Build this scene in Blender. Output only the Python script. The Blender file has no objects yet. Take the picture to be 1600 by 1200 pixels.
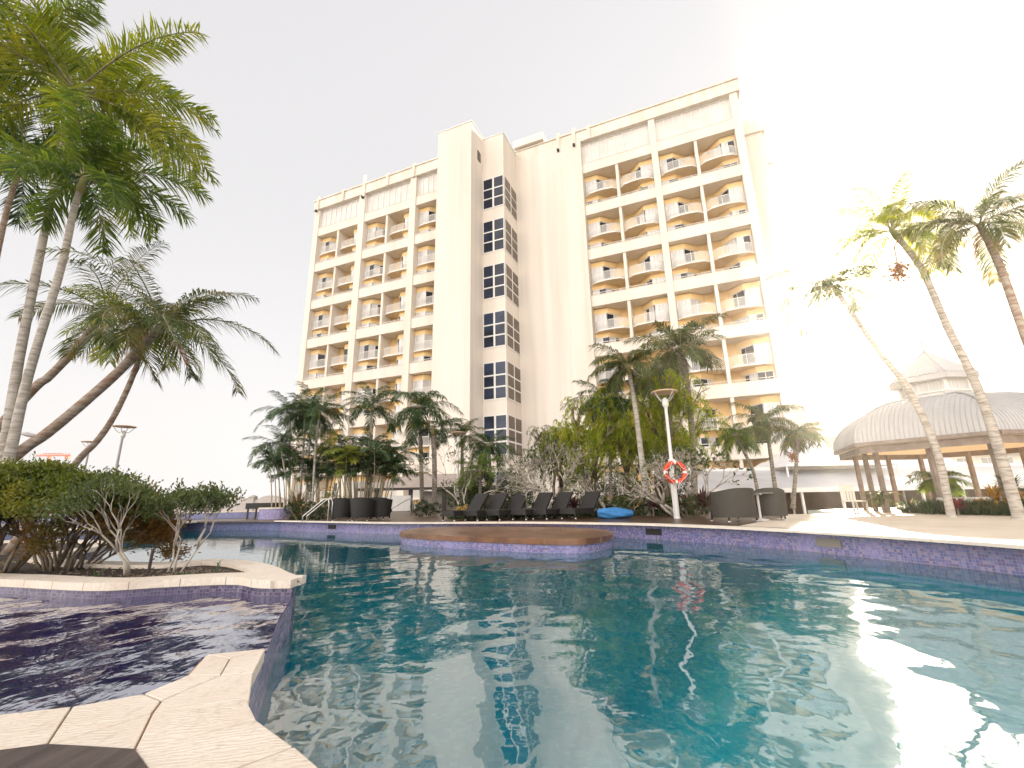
import bpy, bmesh, math, random
from math import sin, cos, pi, radians as R
from mathutils import Vector as V, Matrix
from mathutils.geometry import tessellate_polygon
random.seed(7)
sc = bpy.context.scene
col = sc.collection
# ------------------------------------------------------------------ camera, sky, sun, exposure
EYE = 1.1; FPX = 701.54; TH = R(14.518); RO = R(-1.05)
fwd = V((0, cos(TH), sin(TH))); u0 = V((0, -sin(TH), cos(TH)))
rgt = V((1, 0, 0))*cos(RO) + u0*sin(RO); upv = u0*cos(RO) - V((1, 0, 0))*sin(RO)
cam_d = bpy.data.cameras.new('camera'); cam = bpy.data.objects.new('camera', cam_d); col.objects.link(cam)
cam_d.sensor_width = 36; cam_d.lens = FPX/1600*36; cam_d.clip_start = .05; cam_d.clip_end = 6000
m = Matrix((rgt, upv, -fwd)).transposed().to_4x4(); m.translation = (0, 0, EYE); cam.matrix_world = m
sc.camera = cam
SUN_EL = R(18.2); SUN_AZ = R(35.4)          # azimuth measured from +Y towards +X
sund = V((sin(SUN_AZ)*cos(SUN_EL), cos(SUN_AZ)*cos(SUN_EL), sin(SUN_EL)))
sl = bpy.data.lights.new('sun', 'SUN'); sl.energy = 4.5; sl.angle = R(.5); sl.color = (1, .86, .66)
so = bpy.data.objects.new('sun', sl); col.objects.link(so); so.rotation_euler = sund.to_track_quat('Z', 'Y').to_euler()
w = bpy.data.worlds.new('World'); sc.world = w; w.use_nodes = True
nt = w.node_tree; N = nt.nodes; Lk = nt.links
bg = N['Background']; bg.inputs[1].default_value = .15
sky = N.new('ShaderNodeTexSky'); sky.sky_type = 'NISHITA'; sky.sun_disc = False
sky.sun_elevation = SUN_EL; sky.sun_rotation = SUN_AZ; sky.air_density = 1.6; sky.dust_density = 3
def wmath(op, a, b=None, c=None):
    n = N.new('ShaderNodeMath'); n.operation = op
    for i, v in enumerate((a, b, c)):
        if v is None: continue
        if isinstance(v, (int, float)): n.inputs[i].default_value = v
        else: Lk.new(v, n.inputs[i])
    return n.outputs[0]
geo = N.new('ShaderNodeNewGeometry')
neg = N.new('ShaderNodeVectorMath'); neg.operation = 'NORMALIZE'
tcw = N.new('ShaderNodeTexCoord'); Lk.new(tcw.outputs['Generated'], neg.inputs[0])
dot = N.new('ShaderNodeVectorMath'); dot.operation = 'DOT_PRODUCT'; Lk.new(neg.outputs[0], dot.inputs[0]); dot.inputs[1].default_value = sund
cosa = wmath('MAXIMUM', dot.outputs['Value'], 0.0)
glow = wmath('ADD', wmath('MULTIPLY', wmath('POWER', cosa, 400.0), 22.0), wmath('ADD', wmath('MULTIPLY', wmath('POWER', cosa, 40.0), .7), wmath('MULTIPLY', wmath('POWER', cosa, 4.0), .04)))
back = wmath('MULTIPLY', wmath('MAXIMUM', wmath('MULTIPLY', dot.outputs['Value'], -1.0), 0.0), 2.0)   # extra sky brightness added behind the camera to light the shaded facade
mixw = N.new('ShaderNodeMix'); mixw.data_type = 'RGBA'; mixw.inputs[0].default_value = .97
Lk.new(sky.outputs[0], mixw.inputs[6]); mixw.inputs[7].default_value = (1.72, 1.68, 1.70, 1)
def wcol(c, fac):
    n = N.new('ShaderNodeVectorMath'); n.operation = 'SCALE'; n.inputs[0].default_value = c; Lk.new(fac, n.inputs['Scale']); return n.outputs[0]
def wadd(a, b):
    n = N.new('ShaderNodeVectorMath'); n.operation = 'ADD'; Lk.new(a, n.inputs[0]); Lk.new(b, n.inputs[1]); return n.outputs[0]
grad = N.new('ShaderNodeVectorMath'); grad.operation = 'SCALE'; Lk.new(mixw.outputs[2], grad.inputs[0]); sepw = N.new('ShaderNodeSeparateXYZ'); Lk.new(neg.outputs[0], sepw.inputs[0]); Lk.new(wmath('ADD', wmath('MULTIPLY', sepw.outputs[2], -.20), wmath('ADD', wmath('MULTIPLY', dot.outputs['Value'], .08), wmath('ADD', 1.04, wmath('MULTIPLY', wmath('POWER', wmath('SUBTRACT', 1.0, wmath('ABSOLUTE', sepw.outputs[2])), 6.0), .22)))), grad.inputs['Scale'])
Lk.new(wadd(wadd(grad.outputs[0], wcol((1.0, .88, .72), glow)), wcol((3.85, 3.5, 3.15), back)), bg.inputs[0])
sc.view_settings.view_transform = 'Standard'; sc.view_settings.look = 'None'; sc.view_settings.exposure = 1.8; sc.view_settings.gamma = 1
cy = sc.cycles; cy.max_bounces = 8; cy.diffuse_bounces = 3; cy.glossy_bounces = 4; cy.transmission_bounces = 4; cy.transparent_max_bounces = 12
cy.volume_bounces = 0; cy.caustics_reflective = False; cy.caustics_refractive = True; cy.sample_clamp_indirect = 6; cy.use_denoising = True

# ------------------------------------------------------------------ helpers
def ray(x, y): return fwd*FPX + rgt*(x-800) + upv*(600-y)
def gz(x, y, z=.42):                       # measured pixel on a level surface
    d = ray(x, y); return V((0, 0, EYE)) + d*((z-EYE)/d.z)
def gy(x, y, Y):                           # measured pixel at a known depth
    d = ray(x, y); return V((0, 0, EYE)) + d*(Y/d.y)
def tag(o, label=None, cat=None, group=None, kind=None):
    if label: o['label'] = label
    if cat: o['category'] = cat
    if group: o['group'] = group
    if kind: o['kind'] = kind
    return o
def empty(name, loc, label, cat, group=None, rz=0):
    o = bpy.data.objects.new(name, None); col.objects.link(o); o.location = loc; o.rotation_euler = (0, 0, rz); o.empty_display_size = .2
    return tag(o, label, cat, group)
def copy_tree(o, parent=None):
    c = o.copy(); col.objects.link(c); c.parent = parent
    for ch in list(o.children): copy_tree(ch, c)
    return c
class MB:
    def __init__(s): s.v = []; s.f = []; s.mi = []; s.uv = {}; s.m = 0
    def face(s, pts, uv=None):
        n = len(s.v); s.v += [tuple(p) for p in pts]
        if uv: s.uv[len(s.f)] = uv
        s.f.append(tuple(range(n, n+len(pts)))); s.mi.append(s.m)
    def mesh(s, vs, fs):
        n = len(s.v); s.v += [tuple(p) for p in vs]
        for f in fs: s.f.append(tuple(n+i for i in f)); s.mi.append(s.m)
    def box(s, a, b):
        x0, y0, z0 = a; x1, y1, z1 = b
        s.mesh([(x0,y0,z0),(x1,y0,z0),(x1,y1,z0),(x0,y1,z0),(x0,y0,z1),(x1,y0,z1),(x1,y1,z1),(x0,y1,z1)],
               [(0,3,2,1),(4,5,6,7),(0,1,5,4),(1,2,6,5),(2,3,7,6),(3,0,4,7)])
    def bar(s, a, b, w, h=None):           # rectangular bar between two points
        a = V(a); b = V(b); d = (b-a).normalized(); h = h or w
        up = V((0,0,1)) if abs(d.z) < .95 else V((0,1,0))
        x = d.cross(up).normalized()*w/2; y = x.cross(d).normalized()*h/2
        vs = [p+sx*x+sy*y for p in (a, b) for sx, sy in ((-1,-1),(1,-1),(1,1),(-1,1))]
        s.mesh(vs, [(0,3,2,1),(4,5,6,7),(0,1,5,4),(1,2,6,5),(2,3,7,6),(3,0,4,7)])
    def tube(s, pts, rad, n=8, cap=True):
        pts = [V(p) for p in pts]; k = len(pts)
        if isinstance(rad, (int, float)): rad = [rad]*k
        vs = []; prev = None
        for i, p in enumerate(pts):
            d = (pts[min(i+1, k-1)]-pts[max(i-1, 0)]).normalized()
            if prev is None: x = d.orthogonal().normalized()
            else:
                x = prev-d*prev.dot(d); x = x.normalized() if x.length > 1e-6 else d.orthogonal().normalized()
            prev = x; y = d.cross(x)
            vs += [p+(x*cos(2*pi*j/n)+y*sin(2*pi*j/n))*rad[i] for j in range(n)]
        fs = [(i*n+j, i*n+(j+1)%n, (i+1)*n+(j+1)%n, (i+1)*n+j) for i in range(k-1) for j in range(n)]
        if cap: fs += [tuple(range(n))[::-1], tuple((k-1)*n+j for j in range(n))]
        s.mesh(vs, fs)
    def prism(s, poly, z0, z1):
        n = len(poly); a = sum(poly[i][0]*poly[(i+1)%n][1]-poly[(i+1)%n][0]*poly[i][1] for i in range(n))
        if a < 0: poly = poly[::-1]
        vs = [(p[0], p[1], z0) for p in poly]+[(p[0], p[1], z1) for p in poly]
        s.mesh(vs, [tuple(range(n))[::-1], tuple(range(n, 2*n))]+[(i, (i+1)%n, n+(i+1)%n, n+i) for i in range(n)])
    def build(s, name, mats, parent=None, smooth=False, loc=None):
        me = bpy.data.meshes.new(name); me.from_pydata(s.v, [], s.f)
        if not isinstance(mats, (list, tuple)): mats = [mats]
        for m_ in mats: me.materials.append(m_)
        me.polygons.foreach_set('material_index', s.mi)
        if smooth: me.polygons.foreach_set('use_smooth', [True]*len(s.f))
        if s.uv:
            ul = me.uv_layers.new(name='UVMap').data
            for fi, uvs in s.uv.items():
                for li, q in zip(me.polygons[fi].loop_indices, uvs): ul[li].uv = q
        me.update()
        o = bpy.data.objects.new(name, me); col.objects.link(o); o.parent = parent
        if loc: o.location = loc
        return o
def recalc(o):
    bm = bmesh.new(); bm.from_mesh(o.data); bmesh.ops.recalc_face_normals(bm, faces=bm.faces); bm.to_mesh(o.data); bm.free(); return o
def flat(loops, z):                        # a level sheet with holes
    mb = MB(); lp = [[V((p[0], p[1], 0)) for p in l] for l in loops]
    vs = [(p.x, p.y, z) for l in lp for p in l]
    fs = []
    for t in tessellate_polygon(lp):
        a, b, c = (V(vs[i]) for i in t)
        fs.append(tuple(t) if (b-a).cross(c-a).z > 0 else tuple(t)[::-1])
    mb.mesh(vs, fs); return mb
def smooth_line(pts, n=6, closed=False):   # Catmull-Rom
    P = [V((p[0], p[1], 0)) for p in pts]; out = []; k = len(P)
    for i in range(k if closed else k-1):
        if closed: a, b, c, d = P[i-1], P[i], P[(i+1)%k], P[(i+2)%k]
        else: a, b, c, d = P[max(i-1,0)], P[i], P[i+1], P[min(i+2,k-1)]
        for j in range(n):
            t = j/n
            out.append(.5*((2*b)+(c-a)*t+(2*a-5*b+4*c-d)*t*t+(3*b-a-3*c+d)*t**3))
    if not closed: out.append(P[-1])
    return out

# ------------------------------------------------------------------ materials
def newmat(name):
    m_ = bpy.data.materials.new(name); m_.use_nodes = True
    return m_, m_.node_tree, m_.node_tree.nodes['Principled BSDF']
def mixcol(nt, fac, a, b):
    n = nt.nodes.new('ShaderNodeMix'); n.data_type = 'RGBA'
    if isinstance(fac, (int, float)): n.inputs[0].default_value = fac
    else: nt.links.new(fac, n.inputs[0])
    for i, c in ((6, a), (7, b)):
        if isinstance(c, tuple): n.inputs[i].default_value = (*c[:3], 1)
        else: nt.links.new(c, n.inputs[i])
    return n.outputs[2]
def ramp(nt, fac, lo, hi):
    n = nt.nodes.new('ShaderNodeMapRange'); nt.links.new(fac, n.inputs[0]); n.inputs[1].default_value = lo; n.inputs[2].default_value = hi; return n.outputs[0]
def noise(nt, scale, detail=3, vec=None, stretch=None, rough=.55):
    n = nt.nodes.new('ShaderNodeTexNoise'); n.inputs['Scale'].default_value = scale; n.inputs['Detail'].default_value = detail; n.inputs['Roughness'].default_value = rough
    if vec is None:
        t = nt.nodes.new('ShaderNodeTexCoord'); vec = t.outputs['Object']
    if stretch:
        mp = nt.nodes.new('ShaderNodeMapping'); mp.inputs['Scale'].default_value = stretch; nt.links.new(vec, mp.inputs[0]); vec = mp.outputs[0]
    nt.links.new(vec, n.inputs['Vector']); return n.outputs[0]
def bump(nt, h, strength, dist, p):
    b = nt.nodes.new('ShaderNodeBump'); b.inputs['Strength'].default_value = strength; b.inputs['Distance'].default_value = dist
    nt.links.new(h, b.inputs['Height']); nt.links.new(b.outputs[0], p.inputs['Normal']); return b
def pm(name, c, rough=.7, c2=None, sc_=2.0, stretch=None, lo=.35, hi=.65, bs=0, bd=.01, bscale=None, metal=0, spec=.5):
    m_, nt_, p = newmat(name)
    p.inputs['Roughness'].default_value = rough; p.inputs['Metallic'].default_value = metal; p.inputs['Specular IOR Level'].default_value = spec
    if c2:
        nz = noise(nt_, sc_, 4, stretch=stretch)
        nt_.links.new(mixcol(nt_, ramp(nt_, nz, lo, hi), c, c2), p.inputs['Base Color'])
    else: p.inputs['Base Color'].default_value = (*c, 1)
    if bs: bump(nt_, noise(nt_, bscale or sc_*8, 4), bs, bd, p)
    return m_
def leafmat(name, a, b, c=None, tr=.45, rough=.5):
    m_, nt_, p = newmat(name); nd = nt_.nodes; lk = nt_.links
    g = nd.new('ShaderNodeNewGeometry'); ri = g.outputs['Random Per Island']
    n2 = noise(nt_, 1.6, 2)
    cc = mixcol(nt_, ri, a, b)
    if c: cc = mixcol(nt_, ramp(nt_, n2, .5, .68), cc, c)
    else: cc = mixcol(nt_, ramp(nt_, n2, .4, .7), cc, tuple(x*.6 for x in a))
    lk.new(cc, p.inputs['Base Color']); p.inputs['Roughness'].default_value = rough; p.inputs['Specular IOR Level'].default_value = .4
    t = nd.new('ShaderNodeBsdfTranslucent'); hs = nd.new('ShaderNodeHueSaturation'); hs.inputs['Value'].default_value = 1.9; hs.inputs['Saturation'].default_value = 1.1; hs.inputs['Hue'].default_value = .485
    lk.new(cc, hs.inputs['Color']); lk.new(hs.outputs[0], t.inputs[0])
    mx = nd.new('ShaderNodeMixShader'); mx.inputs[0].default_value = tr
    lk.new(p.outputs[0], mx.inputs[1]); lk.new(t.outputs[0], mx.inputs[2]); lk.new(mx.outputs[0], nd['Material Output'].inputs[0]); return m_
def mosaic(name, cols, size=.025, grout=(.35, .33, .36), rough=.25):
    m_, nt_, p = newmat(name); nd = nt_.nodes; lk = nt_.links
    uv = nd.new('ShaderNodeTexCoord').outputs['UV']
    s1 = nd.new('ShaderNodeVectorMath'); s1.operation = 'SCALE'; s1.inputs['Scale'].default_value = 1/size; lk.new(uv, s1.inputs[0])
    fl = nd.new('ShaderNodeVectorMath'); fl.operation = 'FLOOR'; lk.new(s1.outputs[0], fl.inputs[0])
    wn = nd.new('ShaderNodeTexWhiteNoise'); wn.noise_dimensions = '2D'; lk.new(fl.outputs[0], wn.inputs['Vector'])
    cr = nd.new('ShaderNodeValToRGB'); cr.color_ramp.interpolation = 'CONSTANT'; lk.new(wn.outputs['Value'], cr.inputs[0])
    e = cr.color_ramp.elements
    for i, c in enumerate(cols):
        if i < 2: e[i].position = i/len(cols); e[i].color = (*c, 1)
        else: q = e.new(i/len(cols)); q.color = (*c, 1)
    fr = nd.new('ShaderNodeVectorMath'); fr.operation = 'FRACTION'; lk.new(s1.outputs[0], fr.inputs[0])
    sp = nd.new('ShaderNodeSeparateXYZ'); lk.new(fr.outputs[0], sp.inputs[0])
    mn = nd.new('ShaderNodeMath'); mn.operation = 'MINIMUM'; lk.new(sp.outputs[0], mn.inputs[0]); lk.new(sp.outputs[1], mn.inputs[1])
    lt = nd.new('ShaderNodeMath'); lt.operation = 'LESS_THAN'; lk.new(mn.outputs[0], lt.inputs[0]); lt.inputs[1].default_value = .1
    big = noise(nt_, 1.3, 3)
    cc = mixcol(nt_, ramp(nt_, big, .55, .8), cr.outputs[0], tuple(min(1, x*1.5+.05) for x in cols[0]))
    lk.new(mixcol(nt_, lt.outputs[0], cc, grout), p.inputs['Base Color']); p.inputs['Roughness'].default_value = rough
    return m_
M = {}
M['facade'] = pm('hotel_render', (.81, .74, .66), .85, (.63, .555, .475), .5, (1, 1, .10), .35, .95, .15, .01, 30)
M['panel'] = pm('hotel_precast', (.80, .73, .65), .85, (.60, .53, .455), .8, (1, 1, .045), .38, .95, .15, .01, 25)
M['warm'] = pm('balcony_wall', (.95, .71, .37), .85, (.90, .62, .29), .7, None, .3, .7)
M['soffit'] = pm('soffit', (.93, .77, .54), .85, (.88, .66, .40), .8)
M['white'] = pm('white_paint', (.82, .80, .77), .45, (.74, .72, .69), 3)
M['cornice'] = pm('cornice_paint', (.80, .74, .66), .8, (.68, .61, .52), 1.2, (1, 1, .2))
M['curtain'] = pm('curtained_glass', (.74, .72, .69), .12, (.56, .55, .54), 9, (1, 1, .02), .35, .6)
M['dark_glass'] = pm('dark_glass', (.018, .02, .026), .06, (.05, .055, .07), .8, None, .3, .7)
M['stair_glass'] = pm('stair_glass', (.012, .016, .03), .08, (.03, .045, .085), .35, None, .42, .6)
M['stair_glass_b'] = pm('bronze_glass', (.16, .12, .09), .2, (.10, .075, .06), .4)
for _k in ('stair_glass', 'stair_glass_b', 'dark_glass'): M[_k].node_tree.nodes['Principled BSDF'].inputs['Specular IOR Level'].default_value = .3
M['screen'] = pm('translucent_screen', (.62, .58, .54), .35, (.72, .69, .65), .6)
M['dark'] = pm('dark_gap', (.03, .025, .022), .8)
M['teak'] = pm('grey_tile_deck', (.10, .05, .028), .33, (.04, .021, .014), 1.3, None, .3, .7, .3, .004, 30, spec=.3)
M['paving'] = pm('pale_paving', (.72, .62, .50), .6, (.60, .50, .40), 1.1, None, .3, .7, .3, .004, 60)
M['ground'] = pm('court_ground', (.34, .30, .25), .9, (.22, .20, .15), .3)
M['soil'] = pm('mulch_soil', (.085, .055, .038), .95, (.03, .02, .015), 14, None, .35, .6, 1, .03, 45)
M['wicker'] = pm('dark_wicker', (.008, .0065, .006), .6, (.022, .018, .017), 60, (1, 1, 3), .4, .6, .6, .004, 130)
M['wicker_green'] = pm('brown_wicker', (.055, .048, .036), .6, (.03, .026, .02), 60, (1, 1, 3), .4, .6, .6, .004, 130)
M['steel'] = pm('steel', (.62, .60, .57), .28, metal=.9)
M['lamp_white'] = pm('lamp_post_paint', (.74, .72, .70), .4)
M['lamp_grey'] = pm('lamp_post_grey', (.36, .34, .33), .5)
M['lamp_dish'] = pm('amber_dish', (.78, .55, .36), .4)
M['orange'] = pm('lifebuoy_orange', (.80, .075, .02), .5, (.62, .05, .015), 6)
M['rope'] = pm('white_rope', (.75, .72, .66), .8)
M['blue_cloth'] = pm('blue_cover', (.045, .22, .50), .8, (.03, .15, .38), 7, None, .3, .7, .5, .02, 10)
M['hut_roof'] = pm('hut_roof', (.42, .36, .32), .8, (.34, .29, .26), 2)
M['post_dark'] = pm('dark_post', (.05, .042, .04), .7)
M['taupe'] = pm('taupe_wall', (.30, .26, .23), .8)
M['zinc'] = pm('zinc_roof', (.50, .49, .50), .42, (.43, .42, .425), .7, None, .3, .7, metal=.1)
M['pav_soffit'] = pm('pavilion_soffit', (.78, .66, .50), .8)
M['pav_post'] = pm('pavilion_post', (.30, .24, .20), .7, (.22, .17, .14), 4)
M['fence'] = pm('fence_render', (.56, .51, .48), .85, (.50, .45, .42), 2)
M['tent'] = pm('tent_fabric', (.72, .71, .71), .6, (.62, .62, .64), .5)
M['canopy'] = pm('canopy_metal', (.50, .50, .52), .4, (.42, .42, .45), .6)
M['brown_room'] = pm('brown_interior', (.16, .09, .055), .8, (.09, .05, .03), .6)
M['crane'] = pm('crane_red', (.62, .17, .08), .6)
M['bark'] = pm('palm_bark', (.36, .31, .26), .9, (.17, .14, .11), 5, (1, 1, 5), .38, .62, .8, .02, 14)
M['bark2'] = pm('pale_palm_bark', (.50, .46, .41), .9, (.24, .2, .16), 4, (1, 1, 6), .42, .7, .7, .02, 14)
M['bark_brown'] = pm('leaning_palm_bark', (.27, .17, .12), .9, (.40, .34, .28), 5, (1, 1, 4), .4, .62, .8, .02, 14)
M['twig'] = pm('frangipani_bark', (.50, .45, .39), .85, (.34, .29, .24), 6, None, .35, .65, .5, .01, 25)
M['twig_dark'] = pm('dark_stem', (.16, .12, .085), .9, (.28, .23, .17), 8)
M['cane'] = pm('palm_cane', (.50, .45, .30), .7, (.28, .24, .14), 6, (1, 1, 4))
M['shaft'] = pm('crownshaft', (.26, .30, .10), .5, (.36, .26, .12), 4)
M['thatch'] = pm('frond_bases', (.42, .19, .085), .9, (.28, .13, .06), 8)
M['stone'] = pm('sandstone_slab', (.84, .76, .665), .6, (.72, .61, .50), 3.2, (1, 1, 1), .3, .75, 0)
_t = M['stone'].node_tree; _w = _t.nodes.new('ShaderNodeTexWave'); _w.inputs['Scale'].default_value = 7; _w.inputs['Distortion'].default_value = 9; _w.inputs['Detail'].default_value = 3; _w.inputs['Detail Scale'].default_value = 1.6
_c = _t.nodes.new('ShaderNodeTexCoord'); _m = _t.nodes.new('ShaderNodeMapping'); _m.inputs['Rotation'].default_value = (0, 0, .9); _m.inputs['Scale'].default_value = (1, 2.6, 1); _t.links.new(_c.outputs['Object'], _m.inputs[0]); _t.links.new(_m.outputs[0], _w.inputs[0])
_a = _t.nodes.new('ShaderNodeMath'); _a.operation = 'ADD'; _t.links.new(_w.outputs['Fac'], _a.inputs[0]); _t.links.new(noise(_t, 60, 4), _a.inputs[1]); bump(_t, _a.outputs[0], .5, .004, _t.nodes['Principled BSDF'])
_p = _t.nodes['Principled BSDF']; _src = _p.inputs['Base Color'].links[0].from_socket
_t.links.new(mixcol(_t, ramp(_t, noise(_t, 38, 5, stretch=(1, .35, 1)), .56, .78), mixcol(_t, ramp(_t, _w.outputs['Fac'], .1, 1.6), _src, (.70, .60, .50)), (.58, .47, .37)), _p.inputs['Base Color'])
M['stone_wet'] = pm('wet_brown_stone', (.26, .125, .065), .3, (.12, .055, .03), 1.6, None, .35, .65, .3, .004, 30)
M['stone_white'] = pm('pale_coping', (.80, .72, .62), .55, (.70, .62, .52), 2)
M['stone_dark'] = pm('dark_coping', (.16, .10, .085), .4, (.1, .07, .06), 2)
M['mortar'] = pm('mortar', (.36, .22, .12), .9, (.25, .15, .08), 9)
M['timber'] = pm('weathered_timber', (.055, .04, .035), .7, (.10, .075, .065), 3, (8, 1, 1), .35, .65, .5, .004, 40)
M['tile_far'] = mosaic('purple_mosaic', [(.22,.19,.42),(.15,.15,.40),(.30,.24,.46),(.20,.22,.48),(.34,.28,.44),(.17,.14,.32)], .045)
M['tile_blue'] = mosaic('blue_mosaic', [(.10,.12,.30),(.08,.12,.34),(.15,.16,.34),(.10,.10,.24),(.16,.2,.38)], .045)
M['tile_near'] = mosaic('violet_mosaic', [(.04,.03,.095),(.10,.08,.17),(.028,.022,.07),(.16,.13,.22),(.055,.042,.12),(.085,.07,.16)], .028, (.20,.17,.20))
M['tile_weir'] = mosaic('weir_mosaic', [(.13,.10,.27),(.26,.20,.40),(.09,.07,.20),(.34,.27,.46),(.17,.13,.33),(.22,.19,.38)], .04, (.42,.37,.42))
M['tile_spa'] = mosaic('dark_violet_mosaic', [(.045,.04,.12),(.07,.055,.16),(.03,.03,.09),(.10,.07,.16)], .03, (.10,.08,.14))
G = {}
G['palm'] = leafmat('palm_green', (.06, .12, .02), (.15, .21, .035), (.22, .25, .04))
G['palm_yellow'] = leafmat('palm_yellow_green', (.10, .15, .018), (.26, .30, .035), (.36, .36, .05))
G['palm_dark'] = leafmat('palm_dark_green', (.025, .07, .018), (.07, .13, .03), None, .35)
G['palm_olive'] = leafmat('palm_olive', (.045, .07, .02), (.12, .145, .04), (.20, .17, .055), .35)
G['shrub'] = leafmat('shrub_green', (.05, .08, .012), (.15, .18, .025), (.24, .22, .035), .35)
G['shrub_flare_tint'] = leafmat('shrub_flare_tint', (.15, .085, .02), (.22, .12, .03), (.10, .10, .025), .4)  # orange tint of the lens flare is put into the leaf colour
G['shrub_mid'] = leafmat('shrub_mid', (.06, .10, .03), (.13, .15, .05), None, .35)
G['weep'] = leafmat('weeping_green', (.13, .20, .02), (.33, .38, .045), (.45, .40, .06), .55)
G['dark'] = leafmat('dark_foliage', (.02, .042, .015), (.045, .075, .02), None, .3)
G['lily'] = leafmat('strap_leaf', (.03, .065, .022), (.07, .12, .035), (.12, .14, .04), .3)
G['red'] = leafmat('red_cordyline', (.16, .02, .025), (.28, .05, .04), (.09, .05, .03), .35)
G['purple'] = leafmat('purple_cordyline', (.08, .03, .035), (.13, .06, .05), (.05, .05, .03), .3)
G['yellow'] = leafmat('yellow_croton', (.42, .26, .04), (.55, .36, .06), (.30, .22, .05), .4)
G['bronze'] = leafmat('bronze_grass', (.14, .12, .04), (.22, .14, .06), (.10, .11, .04), .4)
# water: clear surface that mirrors by Fresnel, refracts and lets daylight through to the tiles
def watermat(name, tint, bumps, mixr=.35, floor_=.36, body=(.0, .36, .50), bf=.32):
    m_, nt_, p = newmat(name); nd = nt_.nodes; lk = nt_.links; nd.remove(p)
    pos = nd.new('ShaderNodeNewGeometry').outputs['Position']
    prev = None
    for sc_, st, strength, dist, det in bumps:
        b = nd.new('ShaderNodeBump'); b.inputs['Strength'].default_value = strength; b.inputs['Distance'].default_value = dist
        lk.new(noise(nt_, sc_, det, pos, st, .5), b.inputs['Height'])
        if prev: lk.new(prev.outputs[0], b.inputs['Normal'])
        prev = b
    rf = nd.new('ShaderNodeBsdfRefraction'); rf.inputs['IOR'].default_value = 1.33; rf.inputs['Roughness'].default_value = 0; rf.inputs[0].default_value = (*tint, 1)
    tr = nd.new('ShaderNodeBsdfTransparent'); tr.inputs[0].default_value = (*tint, 1)
    mx = nd.new('ShaderNodeMixShader'); mx.inputs[0].default_value = mixr; lk.new(tr.outputs[0], mx.inputs[1]); lk.new(rf.outputs[0], mx.inputs[2])
    df = nd.new('ShaderNodeBsdfDiffuse'); df.inputs[0].default_value = (*body, 1); mb_ = nd.new('ShaderNodeMixShader'); mb_.inputs[0].default_value = bf
    lk.new(mx.outputs[0], mb_.inputs[1]); lk.new(df.outputs[0], mb_.inputs[2]); mx = mb_       # cloudy body of the water
    gl = nd.new('ShaderNodeBsdfGlossy'); gl.inputs['Roughness'].default_value = .02
    fr = nd.new('ShaderNodeFresnel'); fr.inputs['IOR'].default_value = 1.6
    for n_ in (rf, gl, fr, df): lk.new(prev.outputs[0], n_.inputs['Normal'])
    mx2 = nd.new('ShaderNodeMixShader'); fm = nd.new('ShaderNodeMapRange'); lk.new(fr.outputs[0], fm.inputs[0]); fm.inputs[3].default_value = floor_; lk.new(fm.outputs[0], mx2.inputs[0]); lk.new(mx.outputs[0], mx2.inputs[1]); lk.new(gl.outputs[0], mx2.inputs[2])
    lk.new(mx2.outputs[0], nd['Material Output'].inputs[0]); return m_
M['water'] = watermat('pool_water', (.52, .97, 1.0), [(2.6, (1, .8, 1), 1, .004, 2), (9, (1, .7, 1), 1, .0012, 2)], 0.35, .25)
M['spa_water'] = watermat('spa_water', (.60, .64, .95), [(1.6, (1, 1, 1), 1, .06, 1), (5, (1, .7, 1), 1, .014, 3), (16, (1, .6, 1), 1, .002, 2)], .35, .46, (.06, .05, .27), .45)
def bottommat(name, a, b, c):
    m_, nt_, p = newmat(name); nd = nt_.nodes; lk = nt_.links
    pos = nd.new('ShaderNodeNewGeometry').outputs['Position']
    s1 = nd.new('ShaderNodeVectorMath'); s1.operation = 'SCALE'; s1.inputs['Scale'].default_value = 14; lk.new(pos, s1.inputs[0])
    fl = nd.new('ShaderNodeVectorMath'); fl.operation = 'FLOOR'; lk.new(s1.outputs[0], fl.inputs[0])
    wn = nd.new('ShaderNodeTexWhiteNoise'); wn.noise_dimensions = '2D'; lk.new(fl.outputs[0], wn.inputs['Vector'])
    gt = nd.new('ShaderNodeMath'); gt.operation = 'GREATER_THAN'; lk.new(wn.outputs['Value'], gt.inputs[0]); gt.inputs[1].default_value = .8
    cc = mixcol(nt_, gt.outputs[0], a, b)
    cc = mixcol(nt_, ramp(nt_, noise(nt_, .8, 3, pos), .4, .7), cc, c)
    lk.new(cc, p.inputs['Base Color']); p.inputs['Roughness'].default_value = .5; return m_
M['bottom'] = bottommat('pool_floor_mosaic', (.005, .42, .58), (.50, .90, .92), (.01, .60, .72))
M['spa_bottom'] = bottommat('spa_floor_mosaic', (.02, .02, .12), (.06, .05, .24), (.03, .03, .17))

# ------------------------------------------------------------------ pool, decks, ground
FAR = [(7.35, 2.6), (7.15, 4.4), (6.9, 6.1), (6.65, 7.4), (6.25, 8.65), (5.7, 10.0), (4.85, 11.5), (3.5, 13.2), (1.9, 14.4), (-.08, 15.5), (-3.95, 16.7), (-7.3, 18.8), (-10.4, 20.9)]
LEFT = [(-10.4, 20.9), (-12.6, 21.7), (-15.2, 21.9)]
LEFT2 = [(-15.2, 21.9), (-15.3, 19.6), (-14.2, 17.7), (-15.6, 16.4), (-19, 16.0), (-26, 16.5)]
NEAR = [(3.6, -1.6), (5.6, -.6), (6.9, .9), (7.35, 2.6)]
far_s = smooth_line(FAR, 5); left_s = smooth_line(LEFT, 4); left2_s = smooth_line(LEFT2, 5); near_s = smooth_line(NEAR, 5)
pool_hole = [(p.x, p.y) for p in far_s+left_s[1:]+left2_s[1:]]+[(-26, -3.5), (3.0, -3.5)]+[(p.x, p.y) for p in near_s[:-1]]
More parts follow.
